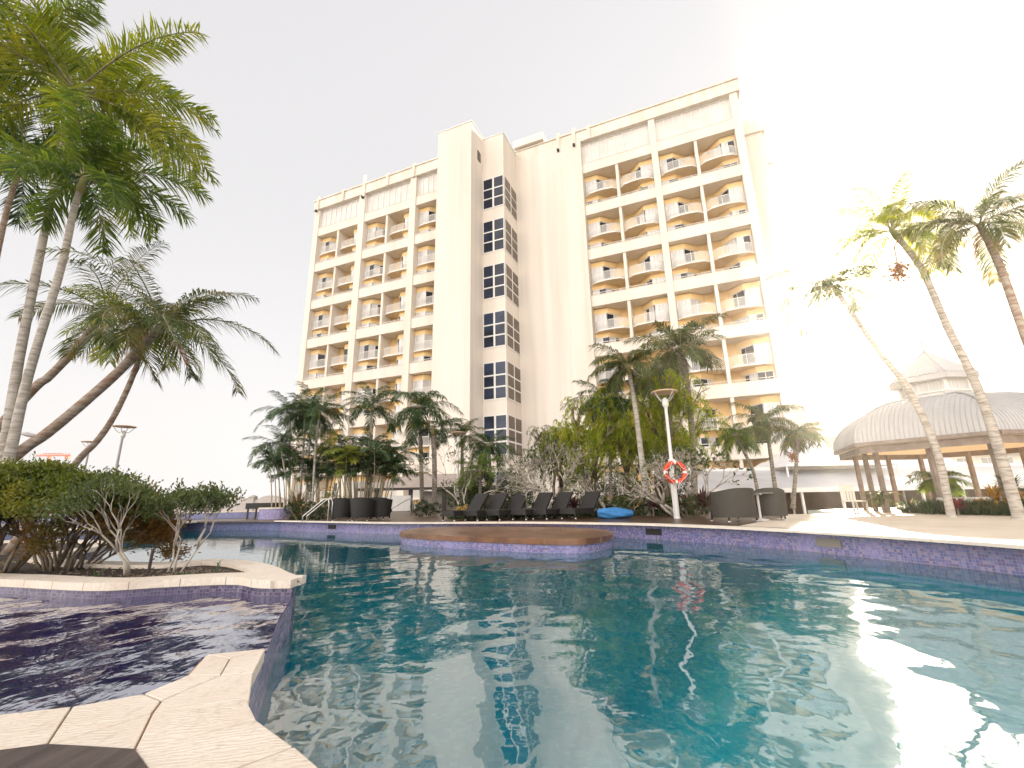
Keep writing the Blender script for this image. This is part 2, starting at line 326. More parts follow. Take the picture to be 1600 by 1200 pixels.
plat = [(-60, -12), (30, -12), (30, 24.5), (22, 24.5), (13.8, 22), (13.2, 17.9), (9.3, 17.6), (8.6, 46), (-60, 46)]
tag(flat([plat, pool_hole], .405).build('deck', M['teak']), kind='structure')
# pale paving on the sunny right side, laid over the deck
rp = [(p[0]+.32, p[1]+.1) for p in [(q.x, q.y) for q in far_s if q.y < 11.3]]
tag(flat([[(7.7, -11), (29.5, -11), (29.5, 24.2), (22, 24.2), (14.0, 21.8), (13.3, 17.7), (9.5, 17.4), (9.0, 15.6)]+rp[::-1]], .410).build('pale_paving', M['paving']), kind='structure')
mb = MB()
for i in range(len(plat)):
    a = plat[i]; b = plat[(i+1) % len(plat)]; mb.face([(a[0], a[1], -1.1), (b[0], b[1], -1.1), (b[0], b[1], .405), (a[0], a[1], .405)])
tag(mb.build('deck_retaining_wall', M['facade']), kind='structure')
hole2 = [(-40, -8), (20, -8), (20, 23), (-40, 23)]
tag(flat([[(-3000, -3000), (3000, -3000), (3000, 3000), (-3000, 3000)], hole2], -1.0).build('ground', M['ground']), kind='structure')
mb = MB(); mb.face([(-44, -11, -1.25), (24, -11, -1.25), (24, 26, -1.25), (-44, 26, -1.25)]); tag(mb.build('pool_floor', M['bottom']), kind='structure')

def water_sheet():
    # rippled sheet near the camera, calm towards the far side; real waves so that sunlight refracts
    rw = random.Random(12); W = []
    for L_, A_, k_ in ((1.9, .0075, 5), (.85, .0030, 7), (.42, .0014, 9), (.22, .0007, 9)):
        for q in range(k_):
            a = rw.uniform(0, 2*pi); L2 = L_*rw.uniform(.75, 1.3); W.append((2*pi/L2*cos(a), 2*pi/L2*sin(a), A_*.38*rw.uniform(.6, 1.2), rw.uniform(0, 6.28)))
    x0, x1, y0, y1, st = -3.2, 7.4, .6, 13.0, .065
    nx = int((x1-x0)/st); ny = int((y1-y0)/st); mb = MB(); vs = []; fs = []
    for j in range(ny+1):
        y = y0+(y1-y0)*j/ny
        for i in range(nx+1):
            x = x0+(x1-x0)*i/nx; e = max(0, min(1, (x-x0)/1.0, (x1-x)/1.0, (y-y0)/.6, (y1-y)/5.0))
            vs.append((x, y, e*sum(A*sin(kx*x+ky*y+p) for kx, ky, A, p in W) if e else 0))
    for j in range(ny):
        for i in range(nx): a = j*(nx+1)+i; fs.append((a, a+1, a+nx+2, a+nx+1))
    mb.mesh(vs, fs)
    for q in (((-30,-4,0),(x0,-4,0),(x0,24,0),(-30,24,0)), ((x1,-4,0),(9,-4,0),(9,24,0),(x1,24,0)), ((x0,-4,0),(x1,-4,0),(x1,y0,0),(x0,y0,0)), ((x0,y1,0),(x1,y1,0),(x1,24,0),(x0,24,0))): mb.face(q)
    o = mb.build('pool_water', M['water'], None, True); return tag(o, kind='structure')
water_sheet()


def tile_wall(mb, pts, z0, z1):
    s = 0
    for a, b in zip(pts, pts[1:]):
        a = V((a[0], a[1], 0)); b = V((b[0], b[1], 0)); L = (b-a).length
        mb.face([(a.x, a.y, z0), (b.x, b.y, z0), (b.x, b.y, z1), (a.x, a.y, z1)], [(s, z0), (s+L, z0), (s+L, z1), (s, z1)]); s += L
def coping(mb, pts, w_, z0, z1, seg=.5, lip=.02, gap=.006):
    # stones along a polyline, width to the left of travel
    P = [V((p[0], p[1], 0)) for p in pts]; n = len(P)
    nor = []
    for i in range(n):
        d = (P[min(i+1, n-1)]-P[max(i-1, 0)]).normalized(); nor.append(V((-d.y, d.x, 0)))
    cum = [0]
    for a, b in zip(P, P[1:]): cum.append(cum[-1]+(b-a).length)
    def at(s):
        for i in range(n-1):
            if s <= cum[i+1] or i == n-2:
                t = (s-cum[i])/(cum[i+1]-cum[i]); t = max(0, min(1, t)); return P[i].lerp(P[i+1], t), nor[i].lerp(nor[i+1], t).normalized()
    k = max(1, round(cum[-1]/seg)); L = cum[-1]/k
    for j in range(k):
        s0 = j*L+gap/2; s1 = (j+1)*L-gap/2; sub = 3
        ii = []; oo = []
        for q in range(sub+1):
            p, nn = at(s0+(s1-s0)*q/sub); ii.append(p-nn*lip); oo.append(p+nn*w_)
        dz = random.uniform(-.0012, .0012)
        mb.prism([(p.x, p.y) for p in ii]+[(p.x, p.y) for p in oo[::-1]], z0, z1+dz)
# main pool wall and coping
pw = empty('pool_wall', (0, 12, 0), 'long curved far wall of the main pool with purple mosaic and thin pale coping', 'pool wall')
pw.location = (0, 0, 0)
mb = MB(); tile_wall(mb, near_s[:-1]+far_s, -1.3, .372); mb.build('tile_band', M['tile_far'], pw)
mb = MB(); coping(mb, (near_s[:-1]+far_s)[::-1], -.34, .372, .422, .6, -.02); recalc(mb.build('coping', M['stone_white'], pw))
for x, y in ((483, 826), (1030, 831), (1314, 848)):
    c = gz(x, y, .2)
    i = min(range(len(far_s)), key=lambda k: (far_s[k]-V((c.x, c.y, 0))).length)
    a, b = far_s[max(i-1, 0)], far_s[min(i+1, len(far_s)-1)]; d = (b-a).normalized(); nn = V((d.y, -d.x, 0))
    if nn.dot(V((0, 0, 0))-far_s[i]) < 0: nn = -nn
    mb = MB(); q = far_s[i]; mb.bar(q-d*.24+V((0,0,.2))+nn*.012, q+d*.24+V((0,0,.2))+nn*.012, .03, .16)
    mb.build('skimmer_opening', M['dark'] if x < 1200 else M['taupe'], pw)
lw = empty('pool_wall', (0, 0, 0), 'low blue tiled wall at the far left of the pool with dark coping', 'pool wall')
mb = MB(); tile_wall(mb, left_s+left2_s[1:], -1.3, .35); mb.build('tile_band', M['tile_blue'], lw)
mb = MB(); coping(mb, (left_s)[::-1], -.3, .35, .42, .6, -.02); recalc(mb.build('coping', M['stone_dark'], lw))
mb = MB(); coping(mb, left2_s[::-1], -.6, .35, .421, .6, -.02); recalc(mb.build('coping', M['stone_white'], lw))
# raised basin wall behind it
bw = empty('raised_basin', (-16, 25.5, .4), 'low raised blue basin wall with white top in front of the scalloped fence', 'basin wall')
pts = [(-38, 24), (-24, 25.3), (-18, 26), (-13.2, 26.6)]
mb = MB(); tile_wall(mb, [(x+16, y-25.5) for x, y in pts], 0, .32); mb.build('tile_band', M['tile_blue'], bw)
mb = MB(); coping(mb, [(x+16, y-25.5) for x, y in pts], .35, .32, .38, .8); recalc(mb.build('coping', M['stone_white'], bw))
# pool island
ia = [gz(*p, .29) for p in [(627,830),(640,834),(740,838.5),(850,842),(915,841.5),(953,836),(955,831),(930,826),(860,822.5),(790,822),(720,822.3),(660,824.5)]]
ic = smooth_line([(p.x, p.y) for p in ia], 4, True)
cx = sum(p.x for p in ic)/len(ic); cyy = sum(p.y for p in ic)/len(ic)
il = empty('pool_island', (cx, cyy, -1.2), 'low rounded island in the pool topped with wet brown stone slabs', 'island')
loc = [(p.x-cx, p.y-cyy) for p in ic]
mb = MB(); mb.prism(loc, 1.37, 1.49); recalc(mb.build('stone_top', M['stone_wet'], il))
mb = MB(); sh = [(x*.985, y*.985) for x, y in loc]; tile_wall(mb, sh+[sh[0]], 0, 1.37); mb.build('tile_band', M['tile_far'], il)
mb = MB()
for k in range(0, len(loc), 3):
    a = V((*loc[k], 0)); mb.bar(a*1.0005+V((0,0,1.385)), a*1.0005+V((0,0,1.48)), .012)
for k in range(9):
    t = -2.4+k*.62; mb.bar((t, -1.5+.1*k, 1.4915), (t+.25, 1.3, 1.4915), .012, .003)
mb.build('joint', M['mortar'], il)
# near coping slabs (the camera stands just behind them)
def q2(x, y): p = gz(x/2.963, 900+y/2.963); return (p.x, p.y)
a_, b_, c_, d_, e_, f_ = q2(-240,668), q2(335,602), q2(665,543), q2(870,458), q2(958,362), q2(1230,335)
k_, n_, o_, m_j, r_, s_ = q2(1065,380), q2(1020,458), q2(1175,445), q2(748,575), q2(705,632), q2(1160,562)
g_, h_, t_, u_, v_ = q2(1155,585), q2(1190,662), q2(620,805), q2(240,777), q2(215,782)
i_, w_, x_ = q2(1362,787), q2(1090,889), q2(690,905)
z0_ = q2(-240, 850)
slabs = [[a_,b_,v_,z0_],[b_,c_,m_j,r_,u_,v_],[u_,r_,t_,q2(400,790)],[c_,d_,n_,m_j],[d_,e_,k_,n_],[e_,f_,k_],[k_,f_,o_,n_],[m_j,n_,o_,s_,r_],[r_,s_,g_,h_,t_],[t_,h_,i_,w_,x_],
         [w_,i_,(-.3,1.2),(.1,.9),(-.45,.75)],[(-.3,1.2),(-.45,.75),(-.45,.1),(.75,.1),(.5,.55),(.1,.9)][::1],[(-.45,.1),(.75,.1),(.95,-.6),(.9,-1.6),(-.45,-1.6)],[x_,w_,(-.45,.75),(-.9,.75)]]
nc = empty('near_coping', (-1, 1.5, .36), 'sunlit sandstone coping slabs in the foreground curving between the two pools', 'coping')
mb = MB()
for s in slabs:
    c = V((sum(p[0] for p in s)/len(s), sum(p[1] for p in s)/len(s)))
    P = [V(p) for p in s]
    Q = [p+(c-p).normalized()*.005 for p in P]
    mb.prism([(p.x+1, p.y-1.5) for p in Q], 0, .06+random.uniform(-.001, .001))
o = recalc(mb.build('slab', M['stone'], nc))
bv = o.modifiers.new('b', 'BEVEL'); bv.width = .003; bv.segments = 2
outer = [a_,b_,c_,d_,e_,f_,o_,s_,g_,h_,i_,(-.3,1.2),(.1,.9),(.5,.55),(.75,.1),(.95,-.6),(.9,-1.6)]
mb = MB()
oc = [V(p) for p in outer]+[V((-7, -1.6)), V((-7, .9))]
cen = V((-1.2, 1.3)); core = [p+(cen-p).normalized()*.07 for p in oc]
mb.prism([(p.x+1, p.y-1.5) for p in core], -1.6, .052); recalc(mb.build('mortar_bed', M['mortar'], nc))
mb = MB(); tl = [(p[0]+1+(.014), p[1]-1.5) for p in [f_,o_,s_,g_,h_,i_,(-.3,1.2),(.1,.9),(.5,.55),(.75,.1),(.95,-.6),(.9,-1.6)]]
tile_wall(mb, [(x-.026, y) for x, y in tl], -1.6, -.003); mb.build('tile_band', M['tile_weir'], nc)
tb = [z0_, q2(0,812), q2(215,784), q2(380,792), q2(620,807), q2(680,900), (-.9,.75), (-.45,.75), (-.45,.1), (-.45,-1.6), (-7,-1.6), (-7,.9)]
mb = MB(); mb.prism(tb, .415, .424); o = recalc(mb.build('timber_deck_panel', M['timber']))
tag(o, 'dark weathered timber deck panel in the bottom corner beside the pale slabs', 'deck panel')
# planter between the pools
front = [gz(*p) for p in [(-560,880),(-260,893),(0,904),(132,910),(195,909),(260,905),(367,901),(405,906),(457,906)]]
front = [V((-11.5, 7.2, 0)), V((-8.2, 5.7, 0))]+[V((p.x, p.y, 0)) for p in front[2:]]
fs_ = smooth_line([(p.x, p.y) for p in front], 4)
backp = [(-2.06, 4.62), (-2.38, 4.99), (-2.7, 5.4), (-3.12, 5.83), (-3.53, 6.15), (-4.0, 6.3), (-4.4, 6.05), (-5.28, 6.25), (-5.98, 6.5), (-7, 7.2), (-7.6, 8.6), (-9, 10.2), (-11.5, 10.8), (-13, 9.2), (-11.5, 7.2)]
bs_ = smooth_line(backp, 4)
pl = empty('planter', (-5, 6, -1.2), 'low tiled planter island with pale stone coping and mulch between the two pools', 'planter')
full = [(p.x+5, p.y-6) for p in fs_+bs_[1:-1]]
mb = MB(); coping(mb, [(p.x+5, p.y-6) for p in fs_], .28, 1.55, 1.62, .42); recalc(mb.build('coping', M['stone'], pl))
mb = MB(); coping(mb, [(p.x+5, p.y-6) for p in bs_], .26, 1.55, 1.619, .42); recalc(mb.build('coping', M['stone'], pl))
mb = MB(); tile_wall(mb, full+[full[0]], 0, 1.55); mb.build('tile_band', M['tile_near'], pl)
tag(flat([[(p.x, p.y) for p in fs_+bs_[1:-1]]], .375).build('planter_soil', M['soil']), 'dark mulch soil filling the planter', 'soil', kind='stuff')
# spa pool: weir wall, water and floor
wz = .262
weir_o = [(-2.06, 4.50), (-1.75, 3.62), (-1.46, 2.93), (-1.27, 2.46)]
weir_i = [(-2.36, 4.52), (-2.0, 3.62), (-1.68, 2.93), (-1.50, 2.42)]
we = empty('weir_wall', (-1.7, 3.4, -1.2), 'sloping purple mosaic overflow wall between the dark spa pool and main pool', 'weir')
mb = MB(); L_ = lambda ps: [(x+1.7, y-3.4) for x, y in ps]
tile_wall(mb, L_(weir_o), 0, 1.2+wz); tile_wall(mb, L_(weir_i), 0, 1.2+wz)
for i in range(3):
    a, b = L_(weir_o)[i:i+2]; c, d = L_(weir_i)[i:i+2]
    mb.face([(*a, 1.2+wz), (*b, 1.2+wz), (*d, 1.2+wz), (*c, 1.2+wz)], [(0, i*.7), (0, i*.7+.7), (.25, i*.7+.7), (.25, i*.7)])
mb.build('tile_band', M['tile_weir'], we)
spa = [(-11.6, 7.0)]+[(p.x, p.y+.05) for p in fs_[2:]]+[(-2.1, 4.5)]+[(x-.0, y) for x, y in weir_o]+[e_, d_, c_, b_, a_, (-7, .9), (-12, .9)]
spa = [(p[0], p[1]) for p in spa]
tag(flat([spa], .28).build('spa_water', M['spa_water']), kind='structure')
tag(flat([[(x-.03 if x > -3 else x, y) for x, y in spa]], -.30).build('spa_floor', M['spa_bottom']), kind='structure')
mb = MB(); tile_wall(mb, [e_, d_, c_, b_, a_, (-7, .9)], -.3, .37)
o = mb.build('tile_band', M['tile_spa'], nc); o.location = (1, -1.5, -.36)

# ------------------------------------------------------------------ hotel
PH = R(22.917)
HZ = .42
hotel = empty('hotel_building', (0, 47.985, -1.0), 'tall cream hotel tower with stacked balconies and central stair tower of dark windows', 'hotel', rz=-PH)
ZB = 1.0     # local z = world z + 1
def hz_(z): return z+ZB
def HP(name, mb, mat_, parent=None, smooth=False): return mb.build(name, mat_, parent or hotel, smooth)
H0 = 40.44
mb = MB()
mb.box((-32.35, 2.9, 0), (-4, 16, hz_(45.05))); mb.box((-4, 6.3, 0), (26.5, 20, hz_(45.0))); HP('core_wall', mb, M['warm'])
mb = MB(); mb.box((-32.55, -.12, 0), (-31.57, 16.2, hz_(45.08))); HP('end_wall', mb, M['panel'])
mb = MB(); mb.box((25.81, 3.28, 0), (26.6, 20, hz_(45.08))); HP('end_wall', mb, M['panel'])
mb = MB(); mb.box((-.25, 3.05, 0), (8.7, 6.5, hz_(45.1))); HP('blank_wall', mb, M['panel'])
mb = MB()
for k in range(1, 8):
    z = hz_(H0+3.3-6*k); mb.box((-.2, 3.043, z), (8.65, 3.05, z+.025))
for x in (2.1, 4.4, 6.6): mb.box((x, 3.043, 1), (x+.02, 3.05, hz_(45)))
HP('panel_joint', mb, M['facade'])
mb = MB(); mb.box((24, 10, 0), (29.6, 24, hz_(46.0))); mb.box((23.5, 9.7, hz_(44.3)), (29.9, 24.2, hz_(46.3))); HP('rear_wing', mb, M['panel'])
mb = MB(); mb.box((26, 16, 0), (31.1, 30, hz_(45.2))); mb.box((26, 15.7, hz_(43.8)), (31.4, 30.2, hz_(45.7))); HP('rear_wing', mb, M['panel'])
# tower and stair shaft
mb = MB(); mb.box((-7.85, -4, 0), (-3.1, 3.5, hz_(46.5))); HP('lift_tower', mb, M['panel'])
mb = MB(); mb.box((-10.6, 0.9, 0), (-7.6, 3.2, hz_(45.0))); HP('infill_wall', mb, M['panel'])
mb = MB(); mb.box((-3.35, -1, 0), (-.2, 3.6, hz_(46.2))); HP('stair_tower', mb, M['facade'])
mb = MB(); mb.box((-7.92, -4.07, hz_(46.5)), (-3.03, 3.5, hz_(46.62))); mb.box((-3.03, -1.07, hz_(46.2)), (-.13, 3.6, hz_(46.32))); HP('parapet_cap', mb, M['white'])
mb = MB(); mb.box((-3.1, -2.4, hz_(42.2)), (-3.06, -1.6, hz_(43.6)))
mb.m = 1
for k in range(6): mb.box((-3.07, -2.4, hz_(42.3+.2*k)), (-3.02, -1.6, hz_(42.38+.2*k)))
HP('vent_grille', mb, [M['dark'], M['taupe']])
mb = MB(); mb.box((-.3, 2.6, hz_(46.9)), (3.9, 6, hz_(48))); HP('plant_room', mb, M['facade'])
mb = MB(); mb.bar((-5.2, 0, hz_(46.5)), (-5.2, 0, hz_(48.3)), .08); HP('antenna', mb, M['lamp_grey'])
sw0 = None
for k in range(7):
    zt = hz_(40.04-6*k); zb = zt-4.35
    mb = MB()
    # front: two columns, right side: two columns, three rows
    mb.box((-3.02, -1.06, zb), (-.14, -.98, zt)); mb.box((-.22, -1.06, zb), (-.14, 2.98, zt))
    fr = HP('stair_window', mb, M['white'])
    rows = [(zt-1.48, zt-.12), (zt-2.82, zt-1.66), (zt-4.2, zt-3.0)]
    mf = MB(); ms = MB()
    for a, b in rows:
        mf.box((-2.9, -1.075, a), (-1.72, -1.065, b)); mf.box((-1.48, -1.075, a), (-.3, -1.065, b))
        ms.box((-.135, -.75, a), (-.125, .92, b)); ms.box((-.135, 1.2, a), (-.125, 2.85, b))
    mf.build('pane', M['stair_glass'], fr); ms.build('pane', M['stair_glass_b'], fr)
# bays
BAYS = [(-31.57, -23.77, 0, 2), (-22.72, -14.76, 0, 2), (-13.79, -10.5, 0, 1), (8.7, 16.94, 3.4, 2), (17.66, 25.81, 3.4, 2)]
COLS = [(-23.77, -22.72, 0), (-14.76, -13.79, 0), (16.94, 17.66, 3.4)]
for a, b, y in COLS:
    mb = MB(); mb.box((a, y-.15, 0), (b, y+3, hz_(45.08))); HP('column', mb, M['facade'])
mb = MB(); mb.box((-10.5, -.02, 0), (-7.6, 1.0, hz_(45.05))); HP('column', mb, M['panel'])
mb = MB(); mb.box((8.2, 2.95, 0), (8.7, 6.4, hz_(45.08))); HP('column', mb, M['panel'])
rndw = random.Random(3)
def window_mesh(kind, w_):
    """faceted bay window, s measured from the column side; kind mirrors"""
    fr = MB(); pn = MB()
    segs = [((.12, .87), (1.5, .87), 2), ((1.5, .87), (min(2.75, w_-.1), 2.12), 2)]
    h0, h1 = .06, 2.12
    for (s0, d0), (s1, d1), n in segs:
        a = V((s0, d0, 0)); b = V((s1, d1, 0))
        for z in (h0, h1): fr.bar(a+V((0,0,z)), b+V((0,0,z)), .07, .08)
        for i in range(n+1):
            p = a.lerp(b, i/n); fr.bar(p+V((0,0,h0)), p+V((0,0,h1)), .09 if i in (0, n) else .06)
        for i in range(n):
            p = a.lerp(b, i/n); q = a.lerp(b, (i+1)/n)
            pn.m = 1 if rndw.random() < (.18 if s0 < 1 else .42) else 0
            off = (q-p).normalized().cross(V((0,0,1)))*-.01
            pn.face([p-off+V((0,0,h0)), q-off+V((0,0,h0)), q-off+V((0,0,h1)), p-off+V((0,0,h1))])
    if kind == 'R':
        for mb_ in (fr, pn): mb_.v = [(-x, y, z) for x, y, z in mb_.v]; mb_.f = [f[::-1] for f in mb_.f]
    return fr, pn
def wall_profile(w_): return [(0, .95), (1.58, .95), (min(2.85, w_-.02), 2.2), (w_, 2.2)]
cells = []
for bi, (x0, x1, y, n) in enumerate(BAYS):
    if n == 2:
        md = (x0+x1)/2; cells += [(x0, md-.16, y, 'L', bi), (x1, md+.16, y, 'R', bi)]
    else: cells.append((x0, x1, y, 'L', bi))
wcache = {}; rcache = {}; count_w = 0; rest_f = MB(); rest_p = MB()
mw = MB(); mh = MB()
for bi, (x0, x1, y, n) in enumerate(BAYS):
    top = 6; nk = 8
    for k in range(-1, 7):
        zb = hz_(H0-6*k-6 if k >= 0 else H0); 
        za = zb+1.33
        mb = MB(); mb.box((x0, y, zb), (x1, y+.22, za)); mb.box((x0, y+.22, zb+.0), (x1, y+2.95, zb+.14)); mb.box((x0, y-.04, za), (x1, y+.26, za+.05))
        HP('spandrel', mb, M['facade'])
    # glazed roof-floor screen
    mb = MB(); mb.box((x0, y+.35, hz_(41.8)), (x1, y+.4, hz_(44.95))); sc_o = HP('roof_screen', mb, M['screen'])
    mb = MB(); nm = 8 if n == 2 else 4
    for i in range(nm+1): xx = x0+(x1-x0)*i/nm; mb.box((xx-.05, y+.26, hz_(41.8)), (xx+.05, y+.345, hz_(44.9)))
    mb.box((x0, y+.25, hz_(44.85)), (x1, y+.345, hz_(45.02))); mb.build('screen_mullion', M['white'], sc_o)
    if n == 2:
        md = (x0+x1)/2
        for k in range(7):
            mb = MB(); mb.box((md-.16, y+.1, hz_(H0-6*k-4.72)), (md+.16, y+2.85, hz_(H0-6*k))); HP('dividing_wall', mb, M['facade'])
for ci, (x0, x1, y, kind, bi) in enumerate(cells):
    w_ = abs(x1-x0); sg = 1 if kind == 'L' else -1
    prof = wall_profile(w_)
    for k in range(7):
        mb = MB()
        for (s0, d0), (s1, d1) in zip(prof, prof[1:]):
            z0 = hz_(H0-6*k-5.9); z1 = hz_(H0-6*k)
            mb.face([(x0+sg*s0, y+d0, z0), (x0+sg*s1, y+d1, z0), (x0+sg*s1, y+d1, z1), (x0+sg*s0, y+d0, z1)])
        for fl in (H0-6*k-2.88, H0-6*k-5.75):   # beam above each window
            for (s0, d0), (s1, d1) in list(zip(prof, prof[1:]))[:2]:
                z0 = hz_(fl+2.17); z1 = hz_(fl+2.8)
                mb.face([(x0+sg*s0, y+d0-.12, z0), (x0+sg*s1, y+d1-.12, z0), (x0+sg*s1, y+d1-.12, z1), (x0+sg*s0, y+d0-.12, z1)])
        HP('recess_wall', mb, M['warm'])
    key = (kind, round(w_, 1), bi >= 3)
    for k in range(7):
        fz = hz_(H0-6*k-2.88)
        # balcony slab with a wavy front edge
        ny = 14; fr_ = []
        for j in range(ny+1):
            s = w_*j/ny; e = min(s, w_-s)/.6; e = min(1, e); e = e*e*(3-2*e)
            amp = .42 if bi >= 3 else .2
            fr_.append((s, .62-amp*e-(.20*sin(pi*s/w_)**2*(1 if bi >= 3 else .3))))
        mb = MB(); mb.prism([(x0+sg*s, y+d) for s, d in fr_]+[(x0+sg*w_, y+2.7), (x0, y+2.7)], fz-.17, fz)
        so_ = HP('balcony_slab', mb, [M['soffit'], M['white']]); recalc(so_)
        for pg in so_.data.polygons:
            if abs(pg.normal.z) < .5: pg.material_index = 1
        if key not in rcache:
            mb = MB(); P = [V((sg*s, d+.06, 0)) for s, d in fr_]
            for a, b in zip(P, P[1:]):
                mb.bar(a+V((0,0,1.02)), b+V((0,0,1.02)), .06, .05); mb.bar(a+V((0,0,.1)), b+V((0,0,.1)), .035)
                for q in range(3 if bi >= 3 else 2):
                    p = a.lerp(b, q/(3 if bi >= 3 else 2)); mb.bar(p+V((0,0,.1)), p+V((0,0,1.0)), .034)
            tmp = mb.build('balcony_railing', M['white']); rcache[key] = tmp.data; bpy.data.objects.remove(tmp)
        ro = bpy.data.objects.new('balcony_railing', rcache[key]); col.objects.link(ro); ro.parent = hotel; ro.location = (x0, y, fz)
        for li, fl in enumerate((H0-6*k-2.88, H0-6*k-5.75)):
            var = rndw.randrange(4)
            wk = (key, var)
            if wk not in wcache:
                f, p = window_mesh(kind, w_); fo = f.build('window', M['white'], hotel); po = p.build('pane', [M['curtain'], M['dark_glass']], hotel)
                wcache[wk] = (fo.data, po.data, f, p); bpy.data.objects.remove(fo); bpy.data.objects.remove(po)
            fd, pd, f, p = wcache[wk]
            if (k < 5 or (k == 5 and bi >= 3 )) and count_w < 100:
                count_w += 1
                fo = bpy.data.objects.new('window', fd); po = bpy.data.objects.new('pane', pd)
                for o in (fo, po): col.objects.link(o)
                fo.parent = hotel; fo.location = (x0, y, hz_(fl)); po.parent = fo
            else:
                off = V((x0, y, hz_(fl)))
                rest_f.mesh([V(q)+off for q in f.v], f.f)
                for fi, mi in zip(p.f, p.mi): rest_p.m = mi; rest_p.face([V(p.v[i])+off for i in fi])
    # handrail over the solid parapets
    for k in range(7):
        mb = MB(); z = hz_(H0-6*k-4.67); mb.bar((x0, y+.1, z+.28), (x1, y+.1, z+.28), .05)
        for j in range(3): xx = x0+(x1-x0)*(j+.5)/3; mb.bar((xx, y+.1, z), (xx, y+.1, z+.28), .035)
        HP('handrail', mb, M['white'])
ro_ = rest_f.build('window', M['white'], hotel); tag(ro_, kind='stuff'); rp_ = rest_p.build('pane', [M['curtain'], M['dark_glass']], ro_)
# cornices with brackets
for a, b, y in ((-32.7, -7.7, 0), (-.3, 26.85, 3.4)):
    mb = MB(); mb.box((a, y-.22, hz_(45.08)), (b, y+1.2, hz_(46.6))); mb.box((a-.05, y-.36, hz_(46.6)), (b+.08, y+1.4, hz_(46.8))); mb.box((a-.03, y-.3, hz_(45.02)), (b+.05, y+.9, hz_(45.14)))
    if y > 0: mb.box((b-1.4, y+1.2, hz_(45.08)), (b, y+17, hz_(46.6)))
    HP('cornice', mb, M['cornice'])
for t, y, h in ((-31.9, 0, .5), (-26.9, 0, .15), (-22.9, 0, 2.1), (-18.7, 0, .15), (-14.2, 0, .35), (5.8, 3.4, .7), (7.9, 3.4, .7), (9.8, 3.4, .2)):
    mb = MB(); mb.box((t-.22, y-.42, hz_(45.0-h*.25)), (t+.22, y-.2, hz_(46.9+h*.6))); bo = HP('cornice_bracket', mb, M['cornice'])
    if h > .4:
        mb = MB(); mb.box((t-.12, y-.7, hz_(44.6-h*.25)), (t+.12, y-.35, hz_(44.9-h*.25))); mb.build('floodlight', M['dark'], bo)

# ------------------------------------------------------------------ low buildings on the right
lwg = empty('low_wing_building', (60, 62, -1), 'low pale three storey hotel wing far behind the pavilion with grey window strips', 'building')
mb = MB(); mb.box((-24, 0, 0), (40, 12, 9.6)); mb.build('wall', M['facade'], lwg)
mb = MB(); mb.box((-24.3, -1.3, 9.6), (40.5, 13, 11.1)); mb.build('roof', M['cornice'], lwg)
mb = MB()
for z in (1.6, 4.3, 7.0): mb.box((-24, -1.1, z), (40, 0, z+.85))
mb.build('balcony_front', M['white'], lwg)
for z in (2.45, 5.15, 7.85):
    for i in range(14):
        x = -23+i*2.9+(.4 if i % 2 else 0)
        mb = MB(); mb.box((x, -.06, z), (x+1.9, .02, z+1.45)); o = mb.build('window', M['white'], lwg)
        mb = MB(); mb.box((x+.08, -.09, z+.08), (x+.9, -.065, z+1.38)); mb.box((x+1.0, -.09, z+.08), (x+1.82, -.065, z+1.38)); mb.build('pane', M['lamp_grey'], o)
for i, x in enumerate((-17, -11, -3)):
    mb = MB(); mb.bar((x, 1, 11), (x, 1, 12.4), .3); mb.build('roof_vent', M['lamp_grey'], lwg)
p = gy(1285, 651, 60)
rs = empty('ring_sign', (p.x, 60, 10.1), 'small grey ring sign on thin wires above the low wing roof', 'sign')
mb = MB(); mb.tube([(.62*cos(a*pi/12), 0, p.z-10.1+.62*sin(a*pi/12)) for a in range(25)], .11, 6); mb.build('ring', M['lamp_grey'], rs)
mb = MB(); mb.tube([(0, 0, 0), (0, 0, p.z-10.1-.6)], .03, 4); mb.build('post', M['lamp_grey'], rs)
for k in range(9):
    mb = MB(); mb.tube([(1.2+k*.9, 0, p.z-10.1+.7-.15*k), (1.6+k*.9, 0, p.z-10.1+.3-.17*k), (2.1+k*.9, 0, p.z-10.1+.55-.17*k)], .02, 4); mb.build('wire', M['lamp_grey'], rs)

def canopy_house():
    c = empty('restaurant_canopy', (19, 31, -1), 'long grey sloping canopy roof over a brown open restaurant behind the deck', 'canopy')
    mb = MB()
    mb.mesh([(-8, 0, 2.35), (22, 0, 2.35), (22, 5, 3.9), (-8, 5, 3.9), (-8, 0, 2.5), (22, 0, 2.5), (22, 5, 4.05), (-8, 5, 4.05)],
            [(0,3,2,1),(4,5,6,7),(0,1,5,4),(1,2,6,5),(2,3,7,6),(3,0,4,7)]); mb.build('roof', M['canopy'], c)
    mb = MB(); mb.box((-8.02, -.08, 2.28), (22, .02, 2.58)); mb.box((-8.05, 4.95, 3.85), (22, 5.2, 4.25)); mb.build('fascia', M['white'], c)
    mb = MB(); mb.box((-8, 4.9, 0), (22, 5, 3.85)); mb.build('back_wall', M['brown_room'], c)
    for i in range(11):
        mb = MB(); mb.bar((-7.8+i*2.7, .1, 0), (-7.8+i*2.7, .1, 2.35), .14); mb.build('post', M['white'], c)
canopy_house()
